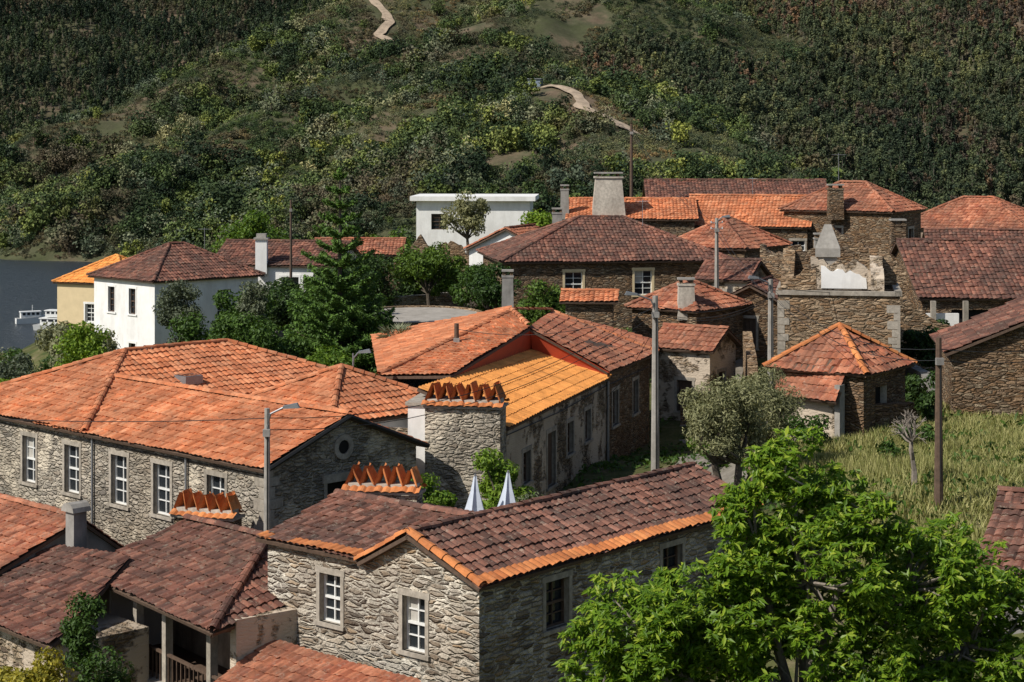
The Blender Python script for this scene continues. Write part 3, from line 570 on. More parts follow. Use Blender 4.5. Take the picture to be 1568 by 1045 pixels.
e=empty('ruined_stone_walls',(-6,110,-9)); mb=MB(); fr=Fr(-6.5,117,0); jag(mb,fr,0,1.6,0,.5,-8.5,lambda t:2.6-1.8*abs(t-.4),S_ruin); jag(mb,fr,1.6,5,0,.5,-8.5,lambda t:1.7+.5*math.sin(t*6),S_ruin); mb.build('broken_walls',e)
def taper_chimney(x,y,zb,zt,r0,r1,m,cp=True):
    mb=MB(); V=[]
    for z,r in ((zb,r0),(zt-.35,r1),(zt-.35,r1*1.12),(zt-.25,r1*1.12)):
        for j in range(4): V.append((x+r*[-1,1,1,-1][j],y+r*.8*[-1,-1,1,1][j],z))
    mb.add(V,[(4*i+j,4*i+(j+1)%4,4*i+4+(j+1)%4,4*i+4+j) for i in range(3) for j in range(4)]+[(12,13,14,15)],m)
    fr=Fr(x,y,0)
    for s in (-1,1): fbox(mb,fr,s*r1*.7-.07,s*r1*.7+.07,-r1*.7,r1*.7,zt-.25,zt-.08,S_brown)
    fbox(mb,fr,-r1*1.1,r1*1.1,-r1*.9,r1*.9,zt-.08,zt,conc); mb.build('chimney')
taper_chimney(5.85,111,-4.4,-1.75,1.0,.78,mortarm); taper_chimney(3.2,111,-4.6,-2.5,.26,.24,conc); taper_chimney(7.9,83,-8,-6.1,.4,.35,mortarm)
taper_chimney(19.1,108,-4.5,-2.4,.45,.42,S_brown); taper_chimney(19.4,92,-6.5,-3.8,.4,.35,S_brown); taper_chimney(-.2,84,-9,-5.8,.3,.25,greyp)
taper_chimney(16.9,100,-7.5,-4.9,.4,.35,conc); taper_chimney(2.6,105,-6,-3.7,.3,.28,greyp)
# --- poles, lamps, wires
def pole(x,y,zt,zb=None,r=.11,m=conc,lamp=None,bar=False,name='utility_pole'):
    zb=H(x,y)-.3 if zb is None else zb; mb=MB(); tube(mb,[(x,y,zb),(x,y,zt)],[r*1.3,r*.75],m,8)
    if r>.06: tube(mb,[(x+.02,y-r-.03,zb+1),(x+.02,y-r-.03,zt-.6)],.02,blk,5); fbox(mb,Fr(x,y,0),-r,r,-r-.08,-r*.5,zt-.7,zt-.52,greyp)
    if bar:
        for dz in (.25,.55): tube(mb,[(x-.3,y-.05,zt-dz),(x+.3,y-.05,zt-dz)],.02,metal,6); [tube(mb,[(x+sx_,y-.05,zt-dz),(x+sx_,y-.05,zt-dz+.1)],.03,wframe,6) for sx_ in (-.28,.28)]
    if lamp:
        dx=lamp; s=1 if dx>0 else -1
        tube(mb,[(x,y-.05,zt-.5),(x+.2*dx,y-.15,zt-.12),(x+.8*dx,y-.25,zt+.05)],.028,metal,6)
        fr=Fr(x+.8*dx,y-.25,0 if s>0 else 180)
        mb.add([fr.p(a,b_,zt+c_) for a,b_,c_ in ((0,-.06,.03),(.42,-.1,.05),(.42,.1,.05),(0,.06,.03),(0,-.06,.1),(.36,-.09,.17),(.36,.09,.17),(0,.06,.1))],BF,metal)
    mb.build(name)
pole(-6.24,46.6,-6.75,-14.5,r=.09,lamp=.55,name='street_lamp'); pole(4.7,60,-5.0,lamp=-.75,name='street_lamp',r=.12); pole(10.3,92,-3.75,lamp=.3,name='street_lamp',bar=True); pole(9.9,70,-5.2,lamp=-.6,name='street_lamp',r=.12)
pole(11.2,48,-5.1,m=wood,r=.1); pole(-2.0,66,-6.5,m=wood); pole(7.9,121,1.3,m=wood); pole(-13.3,110,-3.4,r=.08,m=wood)
pole(-5.3,61,-7.0,zb=-8.5,r=.03,lamp=.25,m=metal,name='street_lamp')
def antenna(x,y,z,h=1.6,a=0):
    mb=MB(); fr=Fr(x,y,a); tube(mb,[(x,y,z),(x,y,z+h)],.018,metal,5); tube(mb,[fr.p(-.4,0,z+h-.1),fr.p(.45,0,z+h-.1)],.012,metal,4)
    for u in (-.35,-.2,-.05,.1,.25,.4): tube(mb,[fr.p(u,-.22,z+h-.1),fr.p(u,.22,z+h-.1)],.008,metal,4)
    mb.build('roof_antenna')
antenna(20.0,112,-2.6,2,20); antenna(7,98,-4.4,1.4,50); antenna(-19,113,-6.6,1.4,0); antenna(15,114,-3.6,1.5,70)
def wire(a,b_,sag=.5,r=.011):
    a=np.array(a,float);b_=np.array(b_,float); t=np.linspace(0,1,14); P=a+(b_-a)*t[:,None]; P[:,2]-=sag*4*t*(1-t); tube(wb,P,r,blk,4)
wb=MB()
for dz in (0,.3):
    wire((-6.24,46.6,-7-dz),(4.7,60,-5.3-dz),1.0); wire((4.7,60,-5.3-dz),(9.9,70,-5.6-dz)); wire((9.9,70,-5.5-dz),(10.3,92,-4.1-dz),.4)
    wire((11.2,48,-5.4-dz),(20,55,-5-dz),.5); wire((9.9,70,-5.5-dz),(11.2,48,-5.4-dz),.7); wire((10.3,92,-4.1-dz),(7.9,121,1-dz),.6)
wire((4.7,60,-5.4),(-2,66,-6.7),.5); wire((-6.24,46.6,-7),(-24,56,-7.6),.4); wire((9.9,70,-5.5),(22,80,-5.4),.6); wire((9.9,70,-5.9),(7.2,84,-7.9),.4); wire((4.7,60,-6),(3.4,66,-9.2),.2)
wb.build('overhead_cables')
# --- parasols
for x,y in ((-.95,47.3),(-.1,47.8)):
    mb=MB(); k=10; g=H(x,y); tube(mb,[(x,y,g),(x,y,-8.55)],.03,metal)
    prof=[(-8.6,.03),(-9.0,.1),(-9.4,.2),(-9.85,.34)]; V=[(x+r*(1.25 if j%2 else .75)*math.cos(j*2*math.pi/k),y+r*(1.25 if j%2 else .75)*math.sin(j*2*math.pi/k),z) for z,r in prof for j in range(k)]
    mb.add(V,[(i*k+j,i*k+(j+1)%k,i*k+k+(j+1)%k,i*k+k+j) for i in range(3) for j in range(k)],sail); mb.build('parasol')
# --- terrace
mb=MB(); cx,cy=-4.7,90.5; k=28
mb.add([(cx+3.2*math.cos(2*math.pi*i/k),cy+4.4*math.sin(2*math.pi*i/k),-8.5) for i in range(k)],[tuple(range(k))],pave)
for i in range(k):
    a0,a1=[2*math.pi*j/k for j in (i,i+1)]; V=[(cx+r*math.cos(a),cy+r*1.375*math.sin(a),z) for z in (-11.5,-8.42) for r,a in ((3.2,a0),(3.35,a0),(3.35,a1),(3.2,a1))]
    mb.add(V,BF,S_ruin)
mb.build('round_terrace')
def swall(x0,y0,x1,y1,h,t=.4,m=S_brown):
    n=max(2,int(math.hypot(x1-x0,y1-y0)/1.2)); mb=MB(); fr=Fr(x0,y0,math.degrees(math.atan2(y1-y0,x1-x0))); L=math.hypot(x1-x0,y1-y0)
    for i in range(n):
        q=fr.p(L*(i+.5)/n,0,0); z=H(q[0],q[1]); fbox(mb,fr,L*i/n,L*(i+1)/n,-t/2,t/2,z-1,z+h+random.uniform(-.1,.1),m)
    mb.build('stone_wall')
swall(7.6,58,8.4,66,1.2); swall(-9,100,-1,104,1.3,m=S_warm); swall(-16,96,-10,90,1.0,m=greyp); swall(10.2,60.5,13.5,61.5,.7); swall(15,78,19,82,1.4,m=S_warm); swall(-3,108,-8,112,1.2,m=S_ruin); swall(16.5,70,16,80,1.0,m=greyp)
swall(9.6,72,10.8,84,1.6,m=S_ruin); swall(7.2,76,8.4,86,1.3)
for x,y,w,m_ in ((8,632,4.6,bluem),(-14,606,4.2,bluem),(-78,560,3,conc)):
    z=H(x,y); mb=MB(); fr=Fr(x,y,-15); fbox(mb,fr,-w/2,w/2,-2,2,z-1,z+2.6,m_); fbox(mb,fr,-w/2-.5,w/2+.5,-2.5,2.4,z+2.6,z+2.8,metal); fbox(mb,fr,-.6,.5,-2.05,-2.0,z,z+2.0,dark); fbox(mb,fr,-w*1.3,-w/2-.1,-1.5,1.5,z+.6,z+.9,conc); mb.build('hillside_hut')
def boat(x,y,L,a,decks=2):
    fr=Fr(x,y,a); mb=MB(); z=-36; n=9;V=[]
    for i in range(n):
        t=i/(n-1); w=.15*L*math.sqrt(max(0.02,1-(max(0,t-.55)/.45)**2)); 
        for s,zz,k_ in ((-1,z-.3,.7),(-1,z+1.1+.7*t*t,1),(1,z+1.1+.7*t*t,1),(1,z-.3,.7)): V.append(fr.p(-L/2+L*t,s*w*k_,zz))
    mb.add(V,[(4*i+j,4*i+j+1,4*i+5+j,4*i+4+j) for i in range(n-1) for j in range(3)]+[(0,1,2,3)],wframe)
    mb.add([V[4*i+1] for i in range(n)]+[V[4*i+2] for i in range(n)],[(i,i+1,n+i+1,n+i) for i in range(n-1)],wframe)
    for d in range(decks):
        s=.85-.3*d; z0=z+1.1+1.5*d; hw=.12*L*(1-.15*d)
        fbox(mb,fr,-L*.36+.1*L*d,L*.28*s,-hw,hw,z0,z0+.6,wframe); fbox(mb,fr,-L*.35+.1*L*d,L*.27*s,-hw+.06,hw-.06,z0+.6,z0+1.15,glass)
        for u in np.linspace(-L*.36+.1*L*d,L*.28*s-.3,5): fbox(mb,fr,u,u+.3,-hw,hw,z0+.6,z0+1.15,wframe)
        fbox(mb,fr,-L*.38+.1*L*d,L*.30*s,-hw-.12,hw+.12,z0+1.15,z0+1.35,wframe)
    tube(mb,[fr.p(0,0,z+1.1+1.5*decks),fr.p(0,0,z+2.2+1.5*decks)],.05,wframe); mb.build('river_boat')
boat(-87,352,10,-14); boat(-96,366,6.5,25,1)
# ------------------------------------------------------------------ vegetation
def unit(n): v=rng.normal(size=(n,3)); return v/np.linalg.norm(v,axis=1)[:,None]
def leaves(mb,P,nrm,size,mat,asp=.5,ldir=None):
    n=len(P); r=unit(n) if ldir is None else ldir
    t=r-(r*nrm).sum(1)[:,None]*nrm; t/=np.linalg.norm(t,axis=1)[:,None]+1e-9; b_=np.cross(nrm,t); s=(size*rng.uniform(.6,1.3,n))[:,None]
    V=np.stack([P-t*s*.5,P+b_*s*asp*.5+nrm*s*.06,P+t*s*.5,P-b_*s*asp*.5+nrm*s*.06],1).reshape(-1,3)
    mb.add(V,np.arange(4*n).reshape(-1,4),mat)
def blob(mb,c,rad,ncl,nl,size,mat,cr=.38,up=.3,asp=.5,flat=.8):
    c=np.array(c,float);rad=np.array(rad,float); u=unit(ncl)*(rng.random(ncl)**.45)[:,None]; C=c+u*rad*.78
    cs=rng.uniform(.6,1.25,ncl)*cr*rad.mean(); k=rng.integers(0,ncl,nl); v=unit(nl); r_=rng.random(nl)**.4
    P=C[k]+v*(r_*cs[k])[:,None]*np.array([1,1,flat]); nr=v*.8+unit(nl)*.8+np.array([0,0,up]); nr/=np.linalg.norm(nr,axis=1)[:,None]
    leaves(mb,P,nr,size,mat,asp); return C
def tree(name,x,y,h,rad,mat,zb=None,ncl=26,nl=4500,size=.16,trunk=.12,bk=bark,cr=.36,stems=1,asp=.5,link=True,top=None):
    zb=H(x,y)-.2 if zb is None else zb
    if top is not None: h=top-zb
    mb=MB(); rad=np.array(rad,float); c=np.array([x,y,zb+h-rad[2]])
    C=blob(mb,c,rad,ncl,nl,size,mat,cr,asp=asp)
    for s in range(stems):
        ox=(s-(stems-1)/2)*.35; fork=np.array([x+ox*2,y,zb+(h-2*rad[2])*.8+.3*rad[2]]); tube(mb,[(x+ox,y,zb),((x+ox+fork[0])/2+.06,y+.05,(zb+fork[2])/2),fork],[trunk*1.3,trunk,trunk*.8],bk,7)
        for q in C[s::stems][:16]:
            mid=(fork+q)/2+rng.normal(0,.12,3)*rad.mean(); tube(mb,[fork,mid,q],[trunk*.55,trunk*.3,trunk*.1],bk,5)
    return mb.build(name,loc=(x,y,zb),link=link)
tree('olive_tree',6.1,52,4.1,(1.45,1.3,1.6),L_olive,zb=-10.3,nl=16000,size=.13,ncl=44,asp=.28,stems=2,cr=.33)
tree('olive_tree',7.5,55,3.6,(1.35,1.2,1.6),L_olive,top=-6.4,nl=13000,size=.13,asp=.28,stems=2,cr=.38)
tree('silver_leaf_tree',-16.9,94,6.0,(1.65,1.5,2.6),L_olive,zb=-12.3,nl=9000,size=.17,ncl=44,cr=.3)
tree('cypress',-12.1,86,5.2,(.8,.8,2.5),L_olive,nl=5500,size=.16)
tree('orange_tree',-4.6,100,4.6,(2.2,2,1.7),L_green,nl=9000,size=.2)
tree('orange_tree',-7.8,101,4.4,(2.2,2,1.8),L_dark,nl=7000,size=.2)
tree('orange_tree',-.9,92,3.9,(1.3,1.3,1.6),L_green,nl=6000,size=.18)
tree('fig_tree',-16.6,119,6.8,(3.2,2.6,2.2),L_bright,zb=-11,nl=10000,size=.26)
tree('grey_tree',-3.2,131,4.9,(2.0,1.8,1.9),L_olive,nl=5000,size=.22)
tree('lemon_tree',-8.6,125,4.6,(2.4,2,1.8),L_bright,nl=5000,size=.26)
tree('lemon_tree',2.2,126,4,(1.8,1.8,1.5),L_bright,nl=3500,size=.26)
tree('walnut_tree',1.8,88,4.3,(1.7,1.4,1.8),L_green,zb=-10.3,nl=8000,size=.18)
tree('laurel_tree',-11.5,95,5,(1.8,1.6,1.9),L_dark,top=-6.6,nl=6500,size=.2)
tree('laurel_tree',-13.8,100,5,(1.8,1.6,1.7),L_green,top=-7.4,nl=6500,size=.2)
tree('fig_tree',-18.9,80,3.8,(1.5,1.4,1.7),L_bright,zb=-11.4,nl=7500,size=.18)
for x,y,tp,r,mt in ((-23.3,84,-9.2,1.7,L_olive),(-25.5,92,-10.0,1.8,L_green),(-22.3,93,-10.6,1.5,L_green),(-28,99,-10.8,1.9,L_olive),(-24.6,87,-10.2,1.5,L_bright),(-21.0,87,-9.8,1.3,L_olive),(-26,106,-11.8,1.9,L_green),(-22.3,80,-9.9,1.5,L_bright),(-30,112,-14.2,2,L_olive)):
    tree('garden_tree',x,y,5,(r,r*.9,r*1.1),mt,top=tp,nl=6500,size=.18,ncl=30)
tree('fig_tree',-2.3,50.2,3.2,(.75,.7,1.1),L_bright,zb=-12.1,nl=4500,size=.14)
tree('fig_tree',-.4,51.5,3.8,(1.1,.9,1.4),L_bright,zb=-12.2,nl=6500,size=.15)
tree('fig_tree',.8,49.5,2.9,(1.2,.9,1.1),L_olive,zb=-12,nl=5000,size=.13)
def shrubs(name,lst,mat,size=.2,dens=1100):
    mb=MB(); 
    for x,y,r,h in lst:
        z=H(x,y); blob(mb,(x,y,z+h*.5),(r,r,h*.6),max(6,int(10*r)),int(dens*r*h),size,mat,.42)
    mb.build(name)
shrubs('garden_shrubs',[(-12.5,84,1.6,3.4),(-10.8,82,1.6,3.0),(-9.5,88,1.8,4.2),(-13.5,90,1.8,4),(-6.5,84,1.6,2.8),(-5,80,1.4,2.2),(-11,78,1.5,2.0),(-3.6,83,1.2,1.6),(-1.2,85,1.2,2.8),(-14.8,86,1.6,3),(-2,99,1.6,3.4),(3,92,1,2),(-4.5,86,1.6,1.4),(-7.4,91,1.4,2.6)],L_green)
shrubs('garden_shrubs',[(-17.5,86,1.6,1.8),(-15.5,82,1.5,1.5),(-8,79.5,1.5,2),(-20,84,1.5,2),(-12,98,1.8,2.8),(-14.5,104,1.6,3),(6.9,66,.6,.8),(7.4,70,.6,.9)],L_bright)
shrubs('hedge',[(-4,106,1.5,3.6),(-9.5,108,1.8,3.4),(-11.8,112,1.6,3.4),(0,110,1.3,2.5),(1.5,116,1.5,3),(-6,112,1.5,3),(14.5,66,.8,1.4),(16,68,1,1.8),(17,76,1.1,2.5),(18.4,80,1.2,2.2),(13.8,61,.6,1),(9.2,76,.8,1.4),(-11,92,1.4,3.4),(-8.6,95,1.6,3.6),(7.9,90,.8,1.8)],L_dark)
shrubs('garden_shrubs',[(-26,76,2,2.6),(-28,84,2.2,2.8),(-24,100,1.5,2.5),(-29,118,1.6,3),(-24,104,1.5,2),(-31,92,2.4,3),(-34,100,2.5,3),(-22,97,1.6,2)],L_olive,.25,700)
shrubs('garden_shrubs',[(9.4,58.5,1,1.2),(12.8,58,.8,.8),(18,60,1.2,1.3),(11.6,55,1,.6),(17,48,1,1),(19.5,62,1,2.4),(15,46.5,.8,.9),(7.0,60.5,.7,1.6),(13.6,68,1,2.0)],L_green,.16,900)
mb=MB(); blob(mb,(-8.9,40,-12.2),(.75,.6,1.5),24,7000,.11,L_green,.4); blob(mb,(-9.9,42,-11.3),(.6,.5,1.2),14,4000,.11,L_green,.4); mb.build('ivy_bush')
mb=MB(); blob(mb,(-10.1,38,-11.4),(1.2,.8,1.0),26,7000,.11,L_yel,.35); mb.build('yellow_bush')
def araucaria(x,y,zb,zt,R):
    mb=MB(); tube(mb,[(x,y,zb),(x,y,zt)],[.17,.03],bark,8); h=zt-zb; z=zb+1.0; i=0
    while z<zt-.1:
        f=(z-zb)/h; r=R*(1-f)**.85+.22; nb=7 if f<.75 else 6
        for j in range(nb):
            a=i*.5+2*math.pi*j/nb+random.uniform(-.15,.15); rr=r*random.uniform(.75,1.12); up=.34
            d=np.array([math.cos(a),math.sin(a),0]); P=[np.array([x,y,z])+d*rr*t+np.array([0,0,up*rr*t*t-.05*rr]) for t in (0,.5,1)]
            tube(mb,P,[.035,.025,.01],bark,4)
            n=int(200*rr*(1.2 if f<.6 else 1.1))+20; t=rng.random(n)**.8; side=rng.normal(0,.16+.12*(1-f),n)*rr*.5*(1-t*.4); b_=np.array([-d[1],d[0],0])
            Q=np.array([x,y,z])+d*(rr*t)[:,None]+b_*side[:,None]+np.stack([0*t,0*t,up*rr*t*t-.05*rr+rng.normal(0,.05,n)],-1)
            nr=unit(n)*.7+np.array([-.3,-.2,.6]); nr/=np.linalg.norm(nr,axis=1)[:,None]; ld=np.tile(d,(n,1))+unit(n)*.6+b_*np.sign(side)[:,None]
            leaves(mb,Q,nr,.19,L_conif,.4,ld)
        z+=.45 if f<.5 else .66; i+=1
    blob(mb,(x,y,zt-.1),(.16,.16,.4),4,160,.14,L_conif,.6)
    mb.build('norfolk_pine_tree',loc=(x,y,zb))
araucaria(-7.9,84,-11.2,-1.2,2.8)
mb=MB(); x,y,z=-4.7,75,-8.0; tube(mb,[(x,y,-11.8),(x,y,z)],.2,bark)
for i in range(34):
    a=rng.random()*6.28; el=rng.uniform(-.2,1.2); l=rng.uniform(.8,1.1); d=np.array([math.cos(a)*math.cos(el),math.sin(a)*math.cos(el),math.sin(el)])
    t=np.linspace(0,1,7); P=np.array([x,y,z])+d*l*t[:,None]; P[:,2]-=.5*t*t*l; tube(mb,P,.012,L_olive,4)
    hub=P[4]; n=18; ang=np.linspace(-1.2,1.2,n); s=np.cross(d,[0,0,1]);s/=np.linalg.norm(s); ld=d*np.cos(ang)[:,None]+s*np.sin(ang)[:,None]; ld[:,2]-=.35; ld/=np.linalg.norm(ld,axis=1)[:,None]
    nr=np.cross(ld,s)+unit(n)*.3; nr/=np.linalg.norm(nr,axis=1)[:,None]; leaves(mb,hub+ld*.25,nr,.5,L_olive,.1,ld)
mb.build('fan_palm')
mb=MB(); 
def br(p,d,l,r,dep):
    q=p+d*l; mid=(p+q)/2+rng.normal(0,.06*l,3); tube(mb,[p,mid,q],[r,r*.8,r*.6],barkl,5)
    if dep: 
        for _ in range(3):
            nd=d+unit(1)[0]*.8; nd[2]+=.1; nd/=np.linalg.norm(nd); br(q,nd,l*.68,r*.58,dep-1)
br(np.array([11.0,50,H(11,50)-.1]),np.array([-.05,0,1.]),.85,.1,4); mb.build('bare_fruit_tree')
# grass
gx=rng.uniform(8.5,24,90000);gy=rng.uniform(43,70,90000); gz=hz(gx,gy); ok=(vn(gx*1.1,gy*1.1)+.4*vn(gx*3,gy*3,2)>.32); gx,gy,gz=gx[ok],gy[ok],gz[ok]; n=len(gx)
hgt=rng.uniform(.1,.4,n)*(.35+1.1*vn(gx*.6,gy*.6,5)); a=rng.uniform(0,6.28,n); w=.03; ln=rng.normal(0,.12,(n,2))
V=np.stack([np.stack([gx-w*np.cos(a),gy-w*np.sin(a),gz-.05],-1),np.stack([gx+w*np.cos(a),gy+w*np.sin(a),gz-.05],-1),np.stack([gx+ln[:,0],gy+ln[:,1],gz+hgt],-1)],1).reshape(-1,3)
mb=MB(); mb.add(V,np.arange(3*n).reshape(-1,3),L_grass); mb.build('meadow_grass')
gx=rng.uniform(-14,18,60000);gy=rng.uniform(46,112,60000); gz=hz(gx,gy); ok=(vn(gx*.7,gy*.7,3)+.5*vn(gx*2,gy*2,2)>.75); gx,gy,gz=gx[ok],gy[ok],gz[ok]; P=np.stack([gx,gy,gz+rng.uniform(0,.4,len(gx))*vn(gx*.5,gy*.5,6)],-1)
nr=unit(len(gx))+np.array([0,0,.6]); nr/=np.linalg.norm(nr,axis=1)[:,None]; mb=MB(); leaves(mb,P,nr,.22,L_green,.5); mb.build('lane_weeds')
# foreground tree
mb=MB(); base=np.array([4.9,30.2,-12.3]); fork=np.array([4.8,30,-9.9]); tube(mb,[base,(base+fork)/2+np.array([.1,0,0]),fork],[.26,.2,.17],barkl,10)
lobes=[((4.85,30,-6.9),(1.7,1.8,1.6),40),((3.5,29.9,-7.4),(1.0,1.3,.95),20),((2.3,29.8,-8.0),(1.35,1.3,1.0),28),((6.5,30.2,-7.1),(1.2,1.4,1.1),26),((7.5,30.2,-8.0),(1.3,1.5,1.4),32),((4.6,29.7,-8.7),(2.8,1.6,1.2),44),((4.6,30,-5.35),(.65,.65,.6),7),((3.4,29.3,-9.5),(1.6,1.2,.8),16),((8.4,30,-9.0),(1.0,1.3,1.1),16),((5.6,30,-6.0),(.9,.9,.7),10),((4.0,30,-6.2),(.8,.8,.7),8),((6.4,29.4,-8.9),(1.5,1.0,.9),30),((7.9,29.6,-9.5),(1.3,1.0,.8),20),((1.5,29.5,-8.9),(.9,.9,.7),10)]
for c,rad,ncl in lobes:
    c=np.array(c);rad=np.array(rad); lm=c+np.array([0,0,-.3]); tube(mb,[fork,(fork+lm)/2+rng.normal(0,.15,3),lm],[.11,.08,.05],barkl,7)
    C=c+unit(ncl)*(rng.random(ncl)**.38)[:,None]*rad*.94
    for q in C:
        tube(mb,[lm,(lm+q)/2+rng.normal(0,.12,3),q],[.035,.022,.01],barkl,5)
        nt_=33; cr=rng.uniform(.22,.5); v=unit(nt_); tip=q+v*cr*(rng.random(nt_)**.4)[:,None]
        k=10; T=np.repeat(tip,k,0); az=rng.uniform(0,6.28,len(T)); ld=np.stack([np.cos(az),np.sin(az),rng.uniform(-1.3,.2,len(T))],-1); ld/=np.linalg.norm(ld,axis=1)[:,None]
        up=np.array([-.3,-.25,.75])+unit(len(T))*.55; leaves(mb,T+ld*.08,up/np.linalg.norm(up,axis=1)[:,None],.165,L_fore,.32,ld)
mb.build('foreground_ash_tree',loc=tuple(base))
# ------------------------------------------------------------------ hill vegetation (instanced)
def coll(name,obs):
    c=bpy.data.collections.new(name); [c.objects.link(o) for o in obs]; return c
def proto(name,fn):
    mb=MB(); fn(mb); return mb.build(name,link=False)
def euc(mat,h):
    def f(mb):
        tube(mb,[(0,0,-.5),(rng.normal(0,.2),rng.normal(0,.2),h*.95)],[.17,.05],barkl,5)
        for i in range(9):
            t=rng.uniform(.35,1); r=1.7*(1-.5*t)*rng.uniform(.7,1.2); P=np.array([rng.normal(0,.6),rng.normal(0,.6),h*t]); v=unit(38); nr=v*.6+unit(38)*.8; nr/=np.linalg.norm(nr,axis=1)[:,None]
            leaves(mb,P+v*r*(rng.random(38)**.5)[:,None]*np.array([.8,.8,1.1]),nr,.85,mat,.55)
    return f
def brd(mat,r,h,n=520,s=.6,fl=1):
    def f(mb):
        tube(mb,[(0,0,-.5),(0,0,h-r)],[.3,.15],bark,5); blob(mb,(0,0,h-r*fl),(r,r,r*fl),18,n,s,mat,.42,.4,.6)
    return f
def bush(mat,r,h,n=150,s=.42):
    return lambda mb: blob(mb,(0,0,h*.35),(r,r,h*.7),9,n,s,mat,.5,.6,.6)
cE=coll('eucalyptus_protos',[proto('a_euc%d'%i,euc(D_euc if i!=2 else D_eucb,[12,10,9,11][i])) for i in range(4)])
cP=coll('pine_protos',[proto('b_pine%d'%i,euc(D_pine if i else D_dark,[11,9,12][i])) for i in range(3)])
cB=coll('broadleaf_protos',[proto('c_br0',brd(D_green,3.2,5.6)),proto('c_br1',brd(D_olive,3.6,5.6)),proto('c_br2',brd(D_bright,2.8,4.8)),proto('c_br3',brd(D_dark,3.2,6,500,.6,1.1)),proto('c_br4',brd(D_green,3,5)),proto('c_br5',brd(D_olive,2.6,5,420,.55,1.15))])
cS=coll('scrub_protos',[proto('d_s0',bush(D_scrub,1.8,1.9)),proto('d_s1',bush(D_scrub2,1.6,1.3)),proto('d_s2',bush(D_green,1.7,2.2)),proto('d_s3',bush(D_scrub,2.3,1.5)),proto('d_s4',bush(D_olive,1.4,1.7)),proto('d_s5',bush(D_dark,1.6,1.8))])
def scatter(name,P,S,R,Ix,c):
    n=len(P); me=bpy.data.meshes.new(name); me.vertices.add(n); me.vertices.foreach_set('co',P.astype(np.float32).ravel())
    for k,t,v in (('sc','FLOAT',S),('rz','FLOAT',R),('ix','INT',Ix)):
        at=me.attributes.new(k,t,'POINT'); at.data.foreach_set('value',v.astype(np.int32 if t=='INT' else np.float32))
    me.update(); ob=bpy.data.objects.new(name,me); scene.collection.objects.link(ob)
    ng=bpy.data.node_groups.new(name+'_nodes','GeometryNodeTree'); ng.interface.new_socket('Geometry',in_out='INPUT',socket_type='NodeSocketGeometry'); ng.interface.new_socket('Geometry',in_out='OUTPUT',socket_type='NodeSocketGeometry')
    nn=ng.nodes.new; gi=nn('NodeGroupInput');go=nn('NodeGroupOutput'); ip=nn('GeometryNodeInstanceOnPoints'); ci=nn('GeometryNodeCollectionInfo')
    ci.inputs['Collection'].default_value=c; ci.inputs['Separate Children'].default_value=True; ci.inputs['Reset Children'].default_value=True; ip.inputs['Pick Instance'].default_value=True
    def na(k,t):
        q=nn('GeometryNodeInputNamedAttribute'); q.data_type=t; q.inputs['Name'].default_value=k; return [o for o in q.outputs if o.enabled and o.name=='Attribute'][0]
    cx=nn('ShaderNodeCombineXYZ'); l=ng.links.new; l(na('rz','FLOAT'),cx.inputs[2]); l(cx.outputs[0],ip.inputs['Rotation']); l(na('sc','FLOAT'),ip.inputs['Scale']); l(na('ix','INT'),ip.inputs['Instance Index'])
    l(gi.outputs[0],ip.inputs['Points']); l(ci.outputs[0],ip.inputs['Instance']); l(ip.outputs[0],go.inputs[0])
    md=ob.modifiers.new('scatter','NODES'); md.node_group=ng; return ob
def samp(n,y0,y1,u0=-.36,u1=.36,tw=4.0):
    y=np.sqrt(rng.uniform(y0*y0,y1*y1,n)); x=y*rng.uniform(u0,u1,n); z,i,m=hz(x,y,True); ok=z>-35.3
    for tr in (TR1,TR2):
        for (ax,ay),(bx,by) in zip(tr[:-1],tr[1:]):
            t=np.clip(((x-ax)*(bx-ax)+(y-ay)*(by-ay))/((bx-ax)**2+(by-ay)**2),0,1); ok&=np.hypot(x-ax-t*(bx-ax),y-ay-t*(by-ay))>tw
    for hx,hy in ((8,632),(-14,606)): ok&=(np.abs(x-hx)>5)|(y>hy+4)|(y<hy-9)
    return x[ok],y[ok],z[ok],i[ok],m[ok]
x,y,z,i,m=samp(36000,430,1250,-.1,.36,6); k=(i==0)&(m>.45)&(vn(x/18,y/34,9)+.35*vn(x/6,y/8)>.38); x,y,z=x[k],y[k],z[k]; n=len(x); br_=vn(x/34,y/60,2)
scatter('eucalyptus_forest',np.stack([x,y,z],-1),rng.uniform(.5,1.2,n),rng.uniform(0,6.28,n),np.where(br_+rng.normal(0,.15,n)>.72,2,rng.choice([0,1,3],n)),cE)
x,y,z,i,m=samp(14000,600,1350,-.36,0,6); k=(i==0)&(m<=.45); x,y,z=x[k],y[k],z[k]; n=len(x)
scatter('pine_forest',np.stack([x,y,z],-1),rng.uniform(.6,1.25,n),rng.uniform(0,6.28,n),rng.integers(0,3,n),cP)
x,y,z,i,m=samp(120000,430,1120,-.36,.2); k=((i>0)|(m>.4)&(rng.random(len(x))<.25))&(vn(x/14,y/14,4)>.17); x,y,z=x[k],y[k],z[k]; n=len(x); bz=vn(x/35,y/35,7)
pick=rng.choice([0,2,3,4,5,3,0],n); zone=vn(x/45,y/60,21)
pick=np.where((zone>.58)&(rng.random(n)<.75),3,pick); pick=np.where((zone<.38)&(rng.random(n)<.65),2,pick)
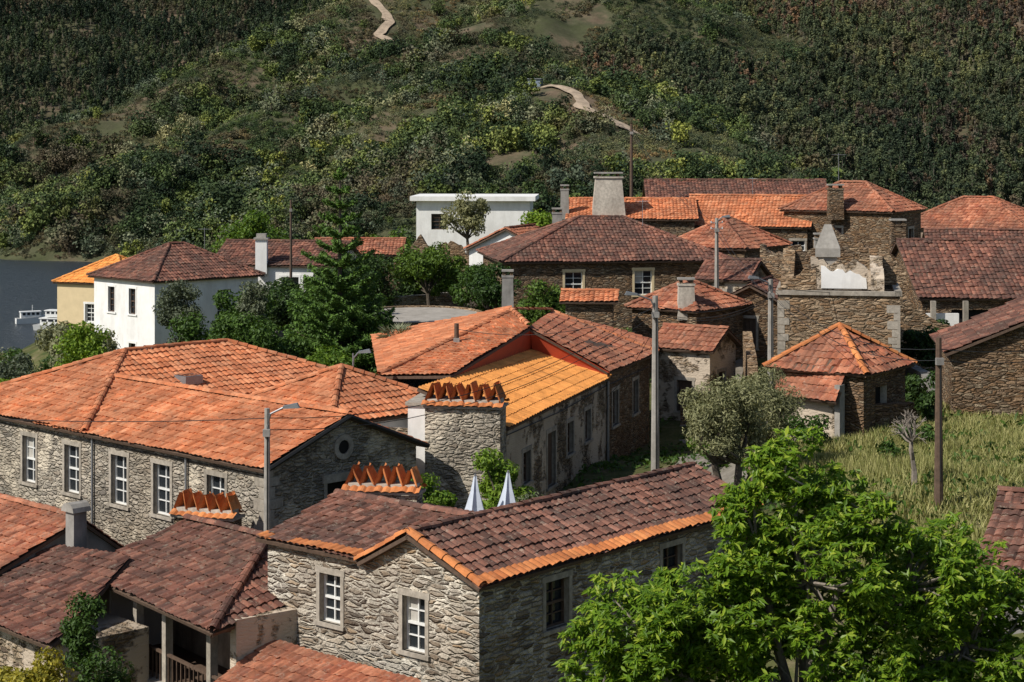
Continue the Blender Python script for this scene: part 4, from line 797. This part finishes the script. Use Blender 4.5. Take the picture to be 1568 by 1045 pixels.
scatter('hillside_scrub',np.stack([x,y,z],-1),rng.uniform(.4,1.35,n)*np.where(zone>.58,.75,1)*(.7+.6*vn(x/20,y/20,15)),rng.uniform(0,6.28,n),np.where((bz>.64)&(rng.random(n)<.75),1,pick),cS)
x,y,z,i,m=samp(52000,430,1150,-.36,.36,8); cl=vn(x/34,y/34,11)*.65+.35*vn(x/10,y/10,12); k=(i>0)&((cl>.58)|((z<-8)&(cl>.34))|(rng.random(len(x))<.04))&(rng.random(len(x))<.45); x,y,z=x[k],y[k],z[k]; n=len(x)
scatter('hillside_trees',np.stack([x,y,z],-1),rng.uniform(.5,1.8,n)*(.8+.5*vn(x/25,y/25,16)),rng.uniform(0,6.28,n),(rng.integers(0,3,n)+(vn(x/30,y/30,20)*3.99).astype(int))%6,cB)
x,y,z,i,m=samp(900,140,330,-.1,.4); n=len(x)
scatter('valley_trees',np.stack([x,y,z],-1),rng.uniform(.4,.8,n),rng.uniform(0,6.28,n),rng.integers(0,6,n),cB)
# ------------------------------------------------------------------ light & camera
sv=Vector((-.66,-.40,.74)).normalized()
sd=bpy.data.lights.new('sun','SUN'); sd.energy=5.0; sd.angle=math.radians(.55); sd.color=(1,.95,.87)
so=bpy.data.objects.new('sun',sd); so.rotation_euler=(-sv).to_track_quat('-Z','Y').to_euler(); so.location=(-50,-30,80); scene.collection.objects.link(so)
w=bpy.data.worlds.new('World'); scene.world=w; w.use_nodes=True; nt=w.node_tree; st=nt.nodes.new('ShaderNodeTexSky'); st.sky_type='NISHITA'; st.sun_disc=False
st.sun_elevation=math.asin(sv.z); st.sun_rotation=math.atan2(sv.x,sv.y); bg=nt.nodes['Background']; bg.inputs[1].default_value=.09; nt.links.new(st.outputs[0],bg.inputs[0])
cd=bpy.data.cameras.new('camera'); cd.lens=64.29; cd.sensor_width=36; cd.shift_y=-.193; cd.clip_end=8000; cd.clip_start=.5
co=bpy.data.objects.new('camera',cd); co.rotation_euler=(math.radians(90),0,0); scene.collection.objects.link(co); scene.camera=co
scene.view_settings.view_transform='Standard'; scene.view_settings.look='None'; scene.view_settings.exposure=0
